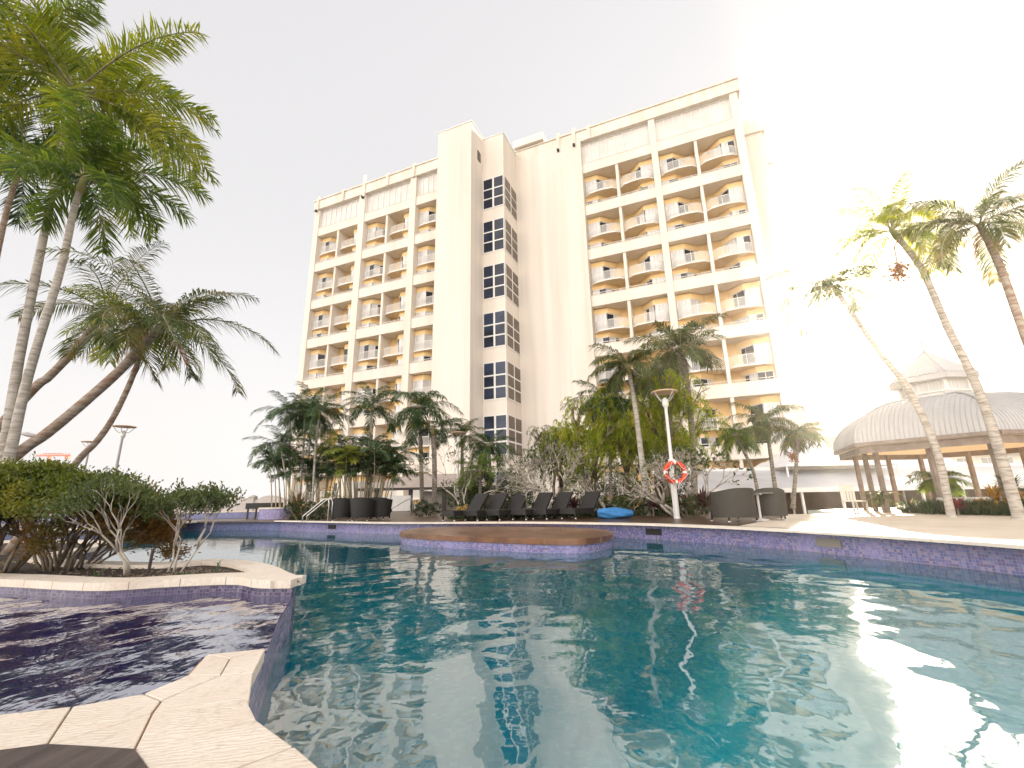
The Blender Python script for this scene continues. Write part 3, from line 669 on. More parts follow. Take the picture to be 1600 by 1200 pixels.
# tent roofs
def tent(x, y, z, sx, sy, h, label, base):
    t = empty('marquee_tent', (x, y, base), label, 'tent', 'white marquee tents behind the pavilion')
    mb = MB(); n = 10; vs = []; fs = []
    for i in range(n+1):
        for j in range(n+1):
            u = i/n*2-1; v = j/n*2-1; r = max(abs(u), abs(v)); vs.append((u*sx, v*sy, z-base+h*(1-r)**1.5))
    for i in range(n):
        for j in range(n): a = i*(n+1)+j; fs.append((a, a+n+1, a+n+2, a+1))
    mb.mesh(vs, fs); o = mb.build('tent_roof', M['tent'], t, True); o.modifiers.new('s', 'SOLIDIFY').thickness = .04
    mb = MB()
    for u, v in ((-1,-1),(1,-1),(1,1),(-1,1)): mb.bar((u*sx*.98, v*sy*.98, 0), (u*sx*.98, v*sy*.98, z-base), .1)
    mb.build('tent_pole', M['white'], t)
tent(24.5, 38, 3.2, 4.2, 4, 2.9, 'white peaked marquee tent seen under the pavilion eave on its left', -1)
tent(34.5, 40, 2.6, 4.5, 4, 3.6, 'broad grey-white marquee tent seen behind the small fan palm', -1)

# pavilion
pv = empty('pavilion', (16.55, 17.2, .3), 'open hexagonal pavilion with curved ribbed metal roof, windowed cupola and finial spire', 'pavilion')
A0 = R(185)
def hexp(r, k, z, a0=A0): return V((r*cos(a0+k*pi/3), r*sin(a0+k*pi/3), z))
prof = []
for i in range(13):
    t = i/12; a = t*pi/2*.93
    prof.append((3.75-2.7*(1-cos(a))/(1-cos(pi/2*.93)), 2.62+1.68*sin(a)/sin(pi/2*.93)))
mb = MB()
for k in range(6):
    NS = 1
    ea = hexp(1, k, 0); eb = hexp(1, k+1, 0); tg = (eb-ea).normalized(); nn0 = ((ea+eb)/2)
    for ui in range(-13, 14):
        u_ = ui*.135; pts = []
        for r_, z_ in [(prof[i][0]*(1-f)+prof[min(i+1, 12)][0]*f, prof[i][1]*(1-f)+prof[min(i+1, 12)][1]*f) for i in range(13) for f in (0, .5)]:
            if r_*.5 > abs(u_): pts.append(nn0*r_+tg*u_+V((0, 0, z_+.012)))
        if len(pts) > 2: mb.tube(pts, .02, 4)
    for i in range(len(prof)-1):
        (r0, z0), (r1, z1) = prof[i], prof[i+1]
        for q in range(NS):
            def P(r, z, f, up): p = hexp(r, k, z).lerp(hexp(r, k+1, z), f); nn = V((p.x, p.y, 1.2)).normalized(); return p+nn*up
            u_a, u_b = q/NS, (q+1)/NS
            mb.face([P(r0, z0, u_a, 0), P(r0, z0, u_b, 0), P(r1, z1, u_b, 0), P(r1, z1, u_a, 0)])
mb.build('roof', M['zinc'], pv)
mb = MB()
for k in range(6): mb.tube([hexp(r+.02, k, z+.02) for r, z in prof], .045, 6)
mb.build('hip_capping', M['zinc'], pv)
mb = MB()
for k in range(6):
    mb.bar(hexp(3.78, k, 2.57), hexp(3.78, k+1, 2.57), .09, .13); mb.bar(hexp(3.6, k, 2.38), hexp(3.6, k+1, 2.38), .05, .26)
mb.build('gutter', M['pav_post'], pv)
mb = MB()
for k in range(6):
    mb.face([hexp(3.74, k, 2.5), hexp(3.74, k+1, 2.5), hexp(2.9, k+1, 2.42), hexp(2.9, k, 2.42)])
    mb.face([hexp(2.9, k, 2.42), hexp(2.9, k+1, 2.42), hexp(.5, k+1, 3.6), hexp(.5, k, 3.6)])
mb.build('soffit', M['pav_soffit'], pv)
for k in range(6):
    for f in (0, .5):
        p = hexp(3.05, k, 0).lerp(hexp(3.05, k+1, 0), f)
        mb = MB(); mb.bar(p, p+V((0,0,2.45)), .13); mb.box((p.x-.09, p.y-.09, 0), (p.x+.09, p.y+.09, .12)); mb.build('post', M['pav_post'], pv)
cu = MB()
for k in range(6):
    cu.bar(hexp(1.0, k, 4.2), hexp(1.0, k, 5.0), .13)
    cu.bar(hexp(1.0, k, 4.33), hexp(1.0, k+1, 4.33), .07, .3); cu.bar(hexp(1.0, k, 4.95), hexp(1.0, k+1, 4.95), .07, .1)
    cu.bar(hexp(1.08, k, 4.48), hexp(1.08, k+1, 4.48), .1, .05)
cuo = cu.build('cupola', M['white'], pv)
mb = MB()
for k in range(6): mb.face([hexp(.97, k, 4.4), hexp(.97, k+1, 4.4), hexp(.97, k+1, 4.95), hexp(.97, k, 4.95)])
mb.build('cupola_glass', M['curtain'], cuo)
mb = MB()
for k in range(6):
    NS = 14
    for q in range(NS):
        a, b = hexp(1.36, k, 5.12).lerp(hexp(1.36, k+1, 5.12), q/NS), hexp(1.36, k, 5.12).lerp(hexp(1.36, k+1, 5.12), (q+1)/NS)
        ap = V((0, 0, 6.28)); mid = a.lerp(b, .5)+V((0, 0, .03))
        mb.face([a, mid, ap]); mb.face([mid, b, ap])
    mb.bar(hexp(1.33, k, 5.02), hexp(1.33, k+1, 5.02), .05, .2); mb.tube([hexp(1.36, k, 5.14), (0, 0, 6.3)], .025, 5)
    mb.face([hexp(1.31, k, 4.95), hexp(1.31, k+1, 4.95), hexp(.2, k+1, 4.97), hexp(.2, k, 4.97)])
mb.build('cupola_roof', M['zinc'], cuo)
mb = MB(); mb.tube([(0,0,6.2),(0,0,6.32),(0,0,6.44),(0,0,6.50),(0,0,6.56),(0,0,6.65),(0,0,6.7),(0,0,6.74),(0,0,7.0),(0,0,7.03),(0,0,7.07)], [.09,.06,.04,.09,.05,.03,.06,.025,.02,.045,.01], 8)
mb.build('finial', M['zinc'], cuo, True)
mb = MB(); mb.prism([tuple(hexp(3.5, k, 0).xy) for k in range(6)], 0, .125); mb.build('floor_slab', M['paving'], pv)
# slatted bench and low wall behind the strap leaves
wl = empty('garden_wall', (14.6, 15.3, .41), 'low pale pink garden wall with white top behind the strap-leaf bed', 'wall')
mb = MB(); mb.box((-.4, 0, 0), (14, .25, .42)); mb.build('wall_base', M['facade'], wl); mb = MB(); mb.box((-.45, -.05, .42), (14, .3, .52)); mb.build('wall_cap', M['white'], wl)
bn = empty('slatted_chair', (13.3, 18.2, .41), 'pale slatted timber chair standing in shade beneath the pavilion', 'chair')
mb = MB(); mb.box((-.3, -.3, .4), (.3, .3, .44)); mb.build('seat', M['rope'], bn)
mb = MB()
for k in range(5): mb.box((-.28+.12*k, .28, .44), (-.2+.12*k, .31, 1.0))
mb.box((-.3, .27, .98), (.3, .32, 1.04)); mb.build('backrest', M['rope'], bn)
for a in (-.26, .26):
    for b in (-.26, .28): mb = MB(); mb.bar((a, b, 0), (a, b, .4), .05); mb.build('leg', M['rope'], bn)

# pool bar hut
ht = empty('bar_hut', (-7, 41, .41), 'dark open pool hut with grey-brown hipped roof and dark posts below the hotel', 'hut')
mb = MB(); mb.mesh([(-6.1,-3,1.85),(6.1,-3,1.85),(6.1,5,1.85),(-6.1,5,1.85),(-2.6,1,3.15),(2.6,1,3.15)], [(0,1,5,4),(1,2,5),(2,3,4,5),(3,0,4),(3,2,1,0)]); mb.build('roof', M['hut_roof'], ht)
mb = MB(); mb.box((-6.15,-3.08,1.68),(6.15,-3,1.86)); mb.box((-6.15,-3,1.68),(-6.1,5,1.86)); mb.box((6.1,-3,1.68),(6.15,5,1.86)); mb.build('fascia', M['post_dark'], ht)
for x in (-5.2, -4.4, -1.6, 1.2, 3.6, 5.4): mb = MB(); mb.bar((x, -2.6, 0), (x, -2.6, 1.85), .3); mb.build('post', M['post_dark'], ht)
mb = MB(); mb.box((-.6, 3, 0), (6, 3.2, 1.8)); mb.build('wall', M['taupe'], ht); mb = MB(); mb.box((-.6, -2.2, 0), (3.2, -2.1, 1.55)); mb.build('bar_front', M['taupe'], ht)
bd = empty('service_screen', (-8.9, 35, .41), 'plain white screen panel standing beneath the bar hut', 'screen panel')
mb = MB(); mb.box((-1.1, 0, .06), (1.1, .06, 1.18)); mb.build('panel', M['white'], bd)
mb = MB(); mb.bar((-1.1, .03, 0), (-1.1, .03, 1.2), .06); mb.bar((1.1, .03, 0), (1.1, .03, 1.2), .06); mb.build('panel_frame', M['lamp_grey'], bd)

# scalloped fence at left
fe = empty('scalloped_fence', (-34, 33, .4), 'grey rendered fence with scalloped arched top and capped piers', 'fence')
nb = 12; wd = 3.0
for k in range(nb):
    x0 = -18+k*wd; mb = MB(); pts = [(x0+.45+(wd-.45)*i/14, 0) for i in range(15)]
    top = [1.02+.34*sin(pi*min(1, max(0, (i/14*1.15-.075))))**.6 for i in range(15)]
    vs = []; fs = []
    for yy in (-.08, .08):
        for (x, _), t in zip(pts, top): vs += [(x, yy, 0), (x, yy, t)]
    for i in range(14):
        a = 2*i; b = a+30; fs += [(a, a+2, a+3, a+1), (b, b+1, b+3, b+2), (a+1, a+3, b+3, b+1)]
    mb.mesh(vs, fs); recalc(mb.build('fence_panel', M['fence'], fe))
    mb = MB(); mb.box((x0, -.2, 0), (x0+.45, .2, 1.28)); mb.tube([(x0+.225, 0, 1.28), (x0+.225, 0, 1.36), (x0+.225, 0, 1.42)], [.3, .22, .05], 12); mb.build('fence_pier', M['fence'], fe)
fe.rotation_euler = (0, 0, R(-12)); fe.location = (-34, 37, .4)
# round raised tiled planter
rpz = empty('round_planter', (-11.9, 23.6, .405), 'raised round purple tiled planter at the left end of the deck', 'planter')
cir = [(.95*cos(a*pi/16), .8*sin(a*pi/16)) for a in range(33)]
mb = MB(); tile_wall(mb, cir, 0, .5); mb.build('tile_band', M['tile_far'], rpz)
mb = MB(); mb.prism([(x*1.04, y*1.04) for x, y in cir[:-1]], .5, .56); mb.build('cap', M['stone_white'], rpz)
db = empty('covered_table', (-14.2, 25.2, .4), 'long low table under a dark cover behind the round planter', 'table')
mb = MB(); mb.box((-.1, -.5, .5), (1.4, .5, .80)); mb.build('cover', M['wicker'], db)
for x, y in ((0,-.4),(1.2,-.4),(1.2,.4),(0,.4)): mb = MB(); mb.bar((x, y, 0), (x, y, .5), .07); mb.build('leg', M['post_dark'], db)

# ------------------------------------------------------------------ furniture
def lounger(loc, rz, label):
    r = empty('sun_lounger', loc, label, 'sun lounger', 'dark wicker loungers lined up along the pool deck', rz)
    mb = MB(); mb.box((-.33, -1.0, .2), (.33, .35, .36)); mb.box((-.36, -1.02, .17), (.36, 1.0, .24)); mb.build('bed', M['wicker'], r)
    mb = MB(); mb.mesh([(-.33,.33,.32),(.33,.33,.32),(.33,.92,.98),(-.33,.92,.98),(-.33,.40,.27),(.33,.40,.27),(.33,.99,.93),(-.33,.99,.93)], [(0,1,2,3),(7,6,5,4),(0,4,5,1),(1,5,6,2),(2,6,7,3),(3,7,4,0)]); mb.build('backrest', M['wicker'], r)
    for x in (-.3, .3):
        for y in (-.92, .85):
            mb = MB(); mb.bar((x, y, .035), (x, y, .2), .05); lg = mb.build('leg', M['wicker'], r)
            mb = MB(); mb.tube([(x, y, 0), (x, y, .035)], .03, 8); mb.build('foot', M['white'], lg)
    return r
LAB = ['leftmost dark sun lounger on the pool deck, nearest the lamp with yellow flowers', 'second dark sun lounger from the left in front of bare trees', 'third dark sun lounger from the left, under the big bare tree',
       'fourth dark sun lounger from the left, right of the big tree trunk', 'fifth dark sun lounger, next to the last one on the right', 'last dark sun lounger on the right, beside the blue cover']
proto = None
for i, px_ in enumerate((741, 774, 808, 848, 880, 925)):
    b = gz(px_-14, 806.5); d = 17.6
    p = V((ray(px_-14, 800).x/ray(px_-14, 800).y*d, d+.35, .405))
    if proto is None: proto = lounger(p, R(-38), LAB[0])
    else:
        c = copy_tree(proto); c.location = p; c.rotation_euler.z = R(-38+random.uniform(-3, 3)); c['label'] = LAB[i]
def tub_chair(loc, rz, label, group, mat_, w_=.46, h=.86, flare=1.12, sc_=1):
    r = empty('wicker_armchair', loc, label, 'armchair', group, rz); r.scale = (sc_, sc_, sc_)
    # curved shell open to the front (-y)
    mb = MB(); n = 20; vs = []; fs = []; th = .05
    for i in range(n+1):
        a = pi*(-.06+1.12*i/n); hh = h-.10*abs(cos(a))**3
        for rr, z in ((1, .12), (flare, hh), (flare-.1, hh), (.88, .12)):
            vs.append((w_*rr*cos(a), w_*rr*sin(a)*.95, z))
    for i in range(n):
        for j in range(4): a = i*4+j; b = i*4+(j+1) % 4; fs.append((a, b, b+4, a+4))
    fs += [(0, 3, 2, 1), (n*4, n*4+1, n*4+2, n*4+3)]
    mb.mesh(vs, fs); recalc(mb.build('backrest', mat_, r, True)).modifiers.new('e', 'EDGE_SPLIT')
    mb = MB(); mb.prism([(w_*.86*cos(pi*i/10), w_*.82*sin(pi*i/10)) for i in range(11)]+[(-w_*.86, -w_*.85), (w_*.86, -w_*.85)], .3, .42); recalc(mb.build('seat', mat_, r))
    for x in (-.7, .7):
        for y in (-.7, .62):
            mb = MB(); mb.bar((x*w_, y*w_, .03), (x*w_*.95, y*w_*.95, .3), .045); lg = mb.build('leg', mat_, r)
            mb = MB(); mb.tube([(x*w_, y*w_, 0), (x*w_, y*w_, .03)], .03, 8); mb.build('foot', M['white'], lg)
    return r
def at(px_, Y, z=.405): d = ray(px_, 800); return V((d.x/d.y*Y, Y, z))
for px_, Y, a, lb in ((534, 19.7, 12, 'leftmost of three black wicker armchairs beside the steel handrail'), (566, 19.2, 0, 'middle of three black wicker armchairs in front of the cane palms'), (594, 19.8, -10, 'rightmost of three black wicker armchairs, before the bar hut')):
    tub_chair(at(px_, Y), R(180+a), lb, 'black wicker armchairs at the left of the deck', M['wicker'], .43, .92, 1.2)
tub_chair(at(1146, 13.5), R(190), 'large dark wicker tub seat left of the white table post', 'large wicker tub seats by the table', M['wicker_green'], .62, .92, 1.0)
tub_chair(at(1205, 13.9), R(160), 'large brown wicker tub seat right of the white table post', 'large wicker tub seats by the table', M['wicker_green'], .42, .92, 1.02)
tb_ = empty('pedestal_table', at(1187, 13.75), 'glass topped table on a white post between two large wicker seats', 'table')
mb = MB(); mb.tube([(0,0,.0),(0,0,.03),(0,0,.06)], [.24,.22,.05], 20); mb.build('base', M['white'], tb_)
mb = MB(); mb.tube([(0,0,.05),(0,0,.76)], .035, 12); mb.box((-.2,-.03,.72),(.2,.03,.76)); mb.box((-.03,-.2,.72),(.03,.2,.76)); mb.build('leg', M['white'], tb_)
mb = MB(); mb.tube([(0,0,.76),(0,0,.775)], .42, 28); mb.build('tabletop', M['lamp_grey'], tb_)
# blue covered bundle
bb = MB(); n = 26; k = 14; vs = []; fs = []
rr = random.Random(5)
for i in range(k+1):
    t = i/k; prof_r = .24*(.25+.75*sin(pi*min(1, max(.0, .05+.9*t)))**.45)*(1.25-.35*t)
    for j in range(n):
        a = 2*pi*j/n; wob = 1+.10*sin(3*a+5*t)+.07*sin(7*a-9*t+1)+rr.uniform(-.02, .02)
        y = prof_r*cos(a)*wob*1.25; z = prof_r*wob*(sin(a)*.72)+.19-.03*t
        vs.append((-.62+1.25*t, y, max(0, z)))
for i in range(k):
    for j in range(n): fs.append((i*n+j, (i+1)*n+j, (i+1)*n+(j+1) % n, i*n+(j+1) % n))
fs += [tuple(range(n)), tuple(k*n+j for j in range(n))[::-1]]
bb.mesh(vs, fs); o = recalc(bb.build('covered_cushion', M['blue_cloth'], None, True)); o.location = at(961, 16.6, .41); o.rotation_euler = (0, 0, R(-10))
tag(o, 'crumpled bright blue covered cushion lying on the deck beside the loungers', 'cushion')
# handrails
def handrail(px_, Y, label, s, rz):
    mb = MB(); o = at(px_, Y, .40)
    for x in (0, .28):
        mb.tube([(0, x, 0), (0, x, .75), (-.05*s, x, .87), (-.16*s, x, .9), (-.3*s, x, .84), (-1.1*s, x, .22), (-1.1*s, x, .0)], .022, 8)
    q = mb.build('steel_handrail', M['steel'], None, True); q.location = o; q.rotation_euler = (0, 0, rz); tag(q, label, 'handrail', 'steel pool handrails'); return q
handrail(513, 19.0, 'bent steel handrail beside the three black armchairs', 1, R(-8))
handrail(645, 30, 'bent steel handrail in front of the white screen under the hut', 1.4, R(5))
# lamps
def ring_lamp(px_, base_y, Y, h, label, mat_, rr_=.47, gz0=.405):
    r = empty('ring_lamp', at(px_, Y, gz0), label, 'street lamp', 'ring dish lamps on tall posts')
    mb = MB(); mb.tube([(0,0,0),(0,0,.02),(0,0,.021),(0,0,h*.42),(0,0,h*.421),(0,0,h*.45),(0,0,h*.451),(0,0,h-.55)], [.12,.12,.085,.08,.11,.11,.06,.05], 12); mb.build('pole', mat_, r)
    mb = MB(); mb.tube([(0,0,h-.6),(0,0,h-.5),(0,0,h-.3),(0,0,h-.22)], [.06,.11,.11,.04], 12); mb.build('lamp_head', M['white'], r)
    mb = MB(); mb.tube([(0,0,h-.04),(0,0,h-.02),(0,0,h)], [rr_,rr_*1.02,rr_*.97], 28); mb.build('lamp_dish', M['lamp_dish'], r)
    mb = MB()
    for k in range(4):
        a = k*pi/2+.4; mb.tube([(.05*cos(a), .05*sin(a), h-.35), (rr_*.5*cos(a), rr_*.5*sin(a), h-.3), (rr_*.97*cos(a), rr_*.97*sin(a), h-.03)], .015, 6)
    mb.build('dish_bracket', mat_, r); return r
pz = gy(1045, 612, 15.9)
rl = ring_lamp(1057.5, 808, 15.9, pz.z-.405, 'tall white ring lamp on the deck that carries the orange lifebuoy', M['lamp_white'])
ring_lamp(715, 0, 26, gy(717, 676, 26).z-.405, 'slender white ring lamp standing left of the loungers before the stair tower', M['lamp_white'])
ring_lamp(168, 0, 22, gy(190, 666, 22).z-.405, 'grey ring lamp at left seen against white sky, nearer of two', M['lamp_grey'])
ring_lamp(118, 0, 29, gy(136, 690, 29).z-.405, 'farther grey ring lamp at left half hidden by the leaning palm trunk', M['lamp_grey'])
sl_ = empty('street_light', at(8, 34), 'distant grey street light with flat arm head behind the left palm trunks', 'street light')
zz = gy(27, 680, 34).z-.4; mb = MB(); mb.tube([(-1.6,0,0),(-1.6,0,zz+.3),(-1.2,0,zz+.45),(-.3,0,zz+.1)], .07, 8); mb.build('pole', M['lamp_grey'], sl_)
mb = MB(); mb.tube([(-.4,0,zz+.12),(.1,0,zz+.06),(.7,0,zz-.08),(.9,0,zz-.13)], [.06,.16,.15,.04], 10); mb.build('lamp_head', M['lamp_grey'], sl_, True)
# lifebuoy
bc = gy(1055, 738, 15.72)
lb = empty('lifebuoy', bc, 'orange and white lifebuoy ring hanging on the white lamp post', 'lifebuoy')
mb = MB(); n = 48; t_ = 12
vs = []; fs = []
for i in range(n):
    a = 2*pi*i/n
    for j in range(t_):
        b = 2*pi*j/t_; rad = .33+.075*cos(b); vs.append((rad*cos(a), .075*sin(b), rad*sin(a)))
for i in range(n):
    mb.m = 1 if (i % 12) in (0, 11) else 0
    for j in range(t_): pass
for i in range(n):
    for j in range(t_): fs.append(((i*t_+j), ((i+1) % n)*t_+j, ((i+1) % n)*t_+(j+1) % t_, i*t_+(j+1) % t_))
mb.m = 0; mb.mesh(vs, fs)
mb.mi = [1 if ((f//t_) % 12) in (0, 11) else 0 for f in range(len(fs))]
mb.build('ring', [M['orange'], M['white']], lb, True)
mb = MB()
for q in range(4):
    a0 = q*pi/2+.1; a1 = (q+1)*pi/2-.1; pts = []
    for i in range(9): t = i/8; a = a0+(a1-a0)*t; rr2 = .42-.13*sin(pi*t)+ (.0); pts.append((rr2*cos(a), -.09, rr2*sin(a)-.05*sin(pi*t)))
    mb.tube(pts, .009, 5)
mb.tube([(.1,-.08,-.3),(0,-.1,-.55),(-.12,-.1,-.62),(-.2,-.08,-.5),(-.1,-.05,-.35)], .009, 5)
mb.build('rope', M['rope'], lb)
mb = MB(); mb.bar((0,.1,.36),(0,.1,.44),.16,.03); mb.build('hook', M['lamp_white'], lb)
th_ = MB(); p0 = at(1054, 15.7); th_.tube([(0,0,0),(0,0,1.5),(0,.06,1.55)], .016, 6); o = th_.build('reach_pole', M['lamp_white']); o.location = at(1053, 15.75); tag(o, 'thin white rescue pole leaning upright beside the ring lamp', 'rescue pole')
# crane
cr = empty('tower_crane', (-190, 205, -1), 'tiny red tower crane on the horizon at far left', 'crane')
top = gy(82, 712, 205).z+1
mb = MB(); mb.bar((0,0,0),(0,0,top),1.0); mb.build('mast', M['crane'], cr)
mb = MB(); xa, xb = gy(58, 708, 205).x+190, gy(110, 714, 205).x+190
cr_x = gy(78, 712, 205).x+190; cr.location.x = -190+cr_x; xa -= cr_x; xb -= cr_x
mb.bar((xa,0,top),(xb,0,top),.5); mb.bar((xa*.5,0,top+1.0),(xb*.6,0,top+.9),.3)
for i in range(12): x = xa+(xb-xa)*i/12; mb.bar((x,0,top),(x+(xb-xa)/24,0,top+.9),.25)
mb.box((xb-2,-.6,top-1.6),(xb-.4,.6,top)); mb.build('jib', M['crane'], cr)

# ------------------------------------------------------------------ palms
def frond(mb, mr, o, az, el, L, droop, nl, ll, wl, wind=0, plum=False, rng=random, twist=0, hang=.35):
    """one feather frond: mb collects leaflets, mr the rachis"""
    n = 12; p = V(o); pts = [p.copy()]; dirs = []
    e = el; a = az
    for i in range(n):
        t = i/n; ee = e-droop*(t**1.25)
        d = V((cos(ee)*cos(a), cos(ee)*sin(a), sin(ee))); d.x += wind*t*.9; d.normalize()
        dirs.append(d); p = p+d*(L/n); pts.append(p.copy())
    dirs.append(dirs[-1])
    mr.tube(pts, [max(.004, L*.0085*(1-i/(n+1))) for i in range(n+1)], 4, False)
    for i in range(nl):
        t = .12+.88*(i+rng.uniform(-.3, .3))/nl; t = max(.08, min(.995, t)); f = t*n; k = int(f); q = pts[k].lerp(pts[min(k+1, n)], f-k); d = dirs[k]
        side0 = d.cross(V((0, 0, 1))); side0 = side0.normalized() if side0.length > .05 else V((1, 0, 0))
        upn = side0.cross(d).normalized()
        len_ = ll*(sin(pi*(.12+.80*t))**.75)*rng.uniform(.65, 1.1)
        for s in (-1, 1):
            if plum: th = rng.uniform(-1.1, 1.1)
            else: th = .2+twist*s+rng.uniform(-.35, .35)
            ld = (d*(.55+.35*t)+side0*s*cos(th)*.95+upn*sin(th)*.8).normalized()
            ld.x += wind*.35; ld.normalize()
            wd = (d-ld*d.dot(ld)); wd = wd.normalized()*wl*.5
            if plum: wd = Matrix.Rotation(rng.uniform(-1, 1), 3, ld) @ wd
            m1 = q+ld*len_*.5+V((0, 0, -hang*.18*len_)); tp = q+ld*len_*.92+V((0, 0, -hang*len_*rng.uniform(.6, 1.1)))
            mb.mesh([q-wd*.5, q+wd*.5, m1+wd, m1-wd, tp], [(0, 1, 2, 3), (3, 2, 4)])
def palm(label, trunk, Y, r0, r1, leaf, nf=18, L=2.4, ll=.55, droop=1.5, wl=.035, nl=46, wind=0, plum=False, bark='bark', shaft=True, seed=1, group=None, el=(1.25, -.35), base=None, dead=0, arc=None, hang=.35, name='palm_tree', fruit=None, fan=0):
    rng = random.Random(seed)
    pts = []
    for i, q in enumerate(trunk):
        Yi = q[2] if len(q) > 2 else Y; pts.append(gy(q[0], q[1], Yi))
    if base is not None: pts = [V(base)]+pts
    if pts[0].z > .45 and base is None:
        kk = (pts[0].z-.4)/max(.2, pts[1].z-pts[0].z)*.75; pts = [V((pts[0].x-(pts[1].x-pts[0].x)*kk, pts[0].y, .38))]+pts
    r = empty(name, pts[0], label, 'palm', group)
    if Y > 15: nl = int(nl*1.25); wl *= .72; ll *= 1.1
    O = pts[0]; loc_ = [p-O for p in pts]
    # smooth the trunk
    sm = []; k = len(loc_)
    for i in range(k-1):
        a, b, c, d = loc_[max(i-1, 0)], loc_[i], loc_[i+1], loc_[min(i+2, k-1)]
        for j in range(6):
            t = j/6; sm.append(.5*((2*b)+(c-a)*t+(2*a-5*b+4*c-d)*t*t+(3*b-a-3*c+d)*t**3))
    sm.append(loc_[-1]); n = len(sm)
    rad = [r0+(r1-r0)*(i/(n-1))**.7+(r0*.35*max(0, 1-i/(n*.08)))+rng.uniform(-.02, .02)*r0 for i in range(n)]
    mb = MB(); mb.tube(sm, rad, 12); mb.build('trunk', M[bark], r, True)
    top = sm[-1]; td = (sm[-1]-sm[-4]).normalized(); nf = nf+3 if Y > 15 else nf
    c0 = top
    if shaft:
        sh_len = max(.35, L*.2); mb = MB(); mb.tube([top-td*.02, top+td*sh_len*.3, top+td*sh_len], [r1*1.05, r1*1.45, r1*.7], 10); mb.build('crownshaft', M['shaft'], r, True); c0 = top+td*sh_len*.85
    lf = MB(); rc = MB()
    for i in range(nf):
        f = (i+.5)/nf; a = i*2.39996+rng.uniform(-.5, .5)
        if arc: a = arc[0]+(arc[1]-arc[0])*rng.random()
        e = el[0]+(el[1]-el[0])*f**.9+rng.uniform(-.3, .3)
        frond(lf, rc, c0+V((cos(a), sin(a), 0))*r1*.4, a, e, L*rng.uniform(.7, 1.15)*(.8+.3*sin(pi*f)), droop*rng.uniform(.8, 1.2)*(.75+.35*f), nl, ll, wl, wind, plum, rng, hang=hang)
    cr_ = lf.build('crown', G[leaf], r); rc.build('frond_stem', M['cane'], cr_)
    if dead:
        lf = MB(); rc = MB()
        for i in range(dead):
            a = rng.uniform(0, 6.28); frond(lf, rc, c0-td*.2, a, -.2, L*.42, 1.3, 40, ll*.35, wl*.35, wind*.2, True, rng, hang=.9)
        dd = lf.build('dead_frond', M['thatch'], r); rc.build('frond_stem', M['thatch'], dd)
    if fruit:
        mb = MB(); fp = gy(fruit[0], fruit[1], Y)-O
        for i in range(90):
            q = V((rng.gauss(0, .09), rng.gauss(0, .09), rng.gauss(0, .13))); mb.tube([fp+q-V((0,0,.04)), fp+q, fp+q+V((0,0,.04))], [.01, .045, .01], 5)
        mb.tube([c0-td*.3, (c0+fp)/2+V((0,0,.1)), fp], .02, 5); mb.build('fruit_cluster', M['thatch'], r)
    return r
# left foreground palms
palm('tallest foxtail palm at far left with bushy plume fronds and pale straight trunk', [(5,716),(30,560),(62,400),(96,235),(110,175)], 7.0, .088, .045, 'palm_yellow', 20, 2.75, .66, 1.5, .030, 100, .24, True, 'bark2', True, 11, 'foxtail palms at the left', el=(1.25, -.4), hang=.25)
palm('second foxtail palm with pale trunk just right of the tallest, dark plume fronds', [(15,712),(45,585),(95,420),(115,330),(124,300)], 6.6, .078, .042, 'palm', 15, 1.7, .52, 1.5, .026, 84, .25, True, 'bark2', True, 12, 'foxtail palms at the left', hang=.3)
palm('foxtail palm whose trunk stands at the left picture edge behind the tallest', [(-40,640),(-20,480),(8,340),(32,262)], 8.2, .07, .045, 'palm_dark', 15, 2.1, .6, 1.5, .03, 80, .15, True, 'bark_brown', True, 13, 'foxtail palms at the left', hang=.3)
palm('tall foxtail palm with crown above the top left corner and brown flower stalks', [(-120,600),(-90,380),(-40,200),(10,110)], 7.6, .08, .045, 'palm', 18, 3.2, .68, 1.4, .032, 100, .35, True, 'bark2', True, 14, 'foxtail palms at the left', el=(1.2, -.5), dead=0, hang=.25)
palm('curved leaning palm behind the foxtails with arching dark comb fronds', [(37,624),(75,590),(112,552),(139,519),(165,485)], 8.2, .082, .06, 'palm_olive', 11, 1.9, .48, 1.7, .019, 54, -.5, False, 'bark_brown', False, 15, 'leaning palms at the left', el=(1.2, -.3), hang=.55)
palm('straight strongly leaning palm with brown ringed trunk and windswept crown', [(19,717),(72,678),(124,635),(187,579),(225,537),(256,511)], 7.2, .088, .066, 'palm_olive', 16, 1.8, .5, 2.0, .019, 56, .8, False, 'bark_brown', False, 16, 'leaning palms at the left', el=(1.35, -.2), dead=2, hang=.62)
palm('slender bowed palm rising from the shrubs below the leaning trunk', [(116,727),(150,691),(176,654),(202,601),(221,549),(229,511)], 7.9, .06, .038, 'palm_yellow', 12, 1.3, .42, 1.4, .02, 48, .0, False, 'bark_brown', False, 17, 'leaning palms at the left', hang=.5)
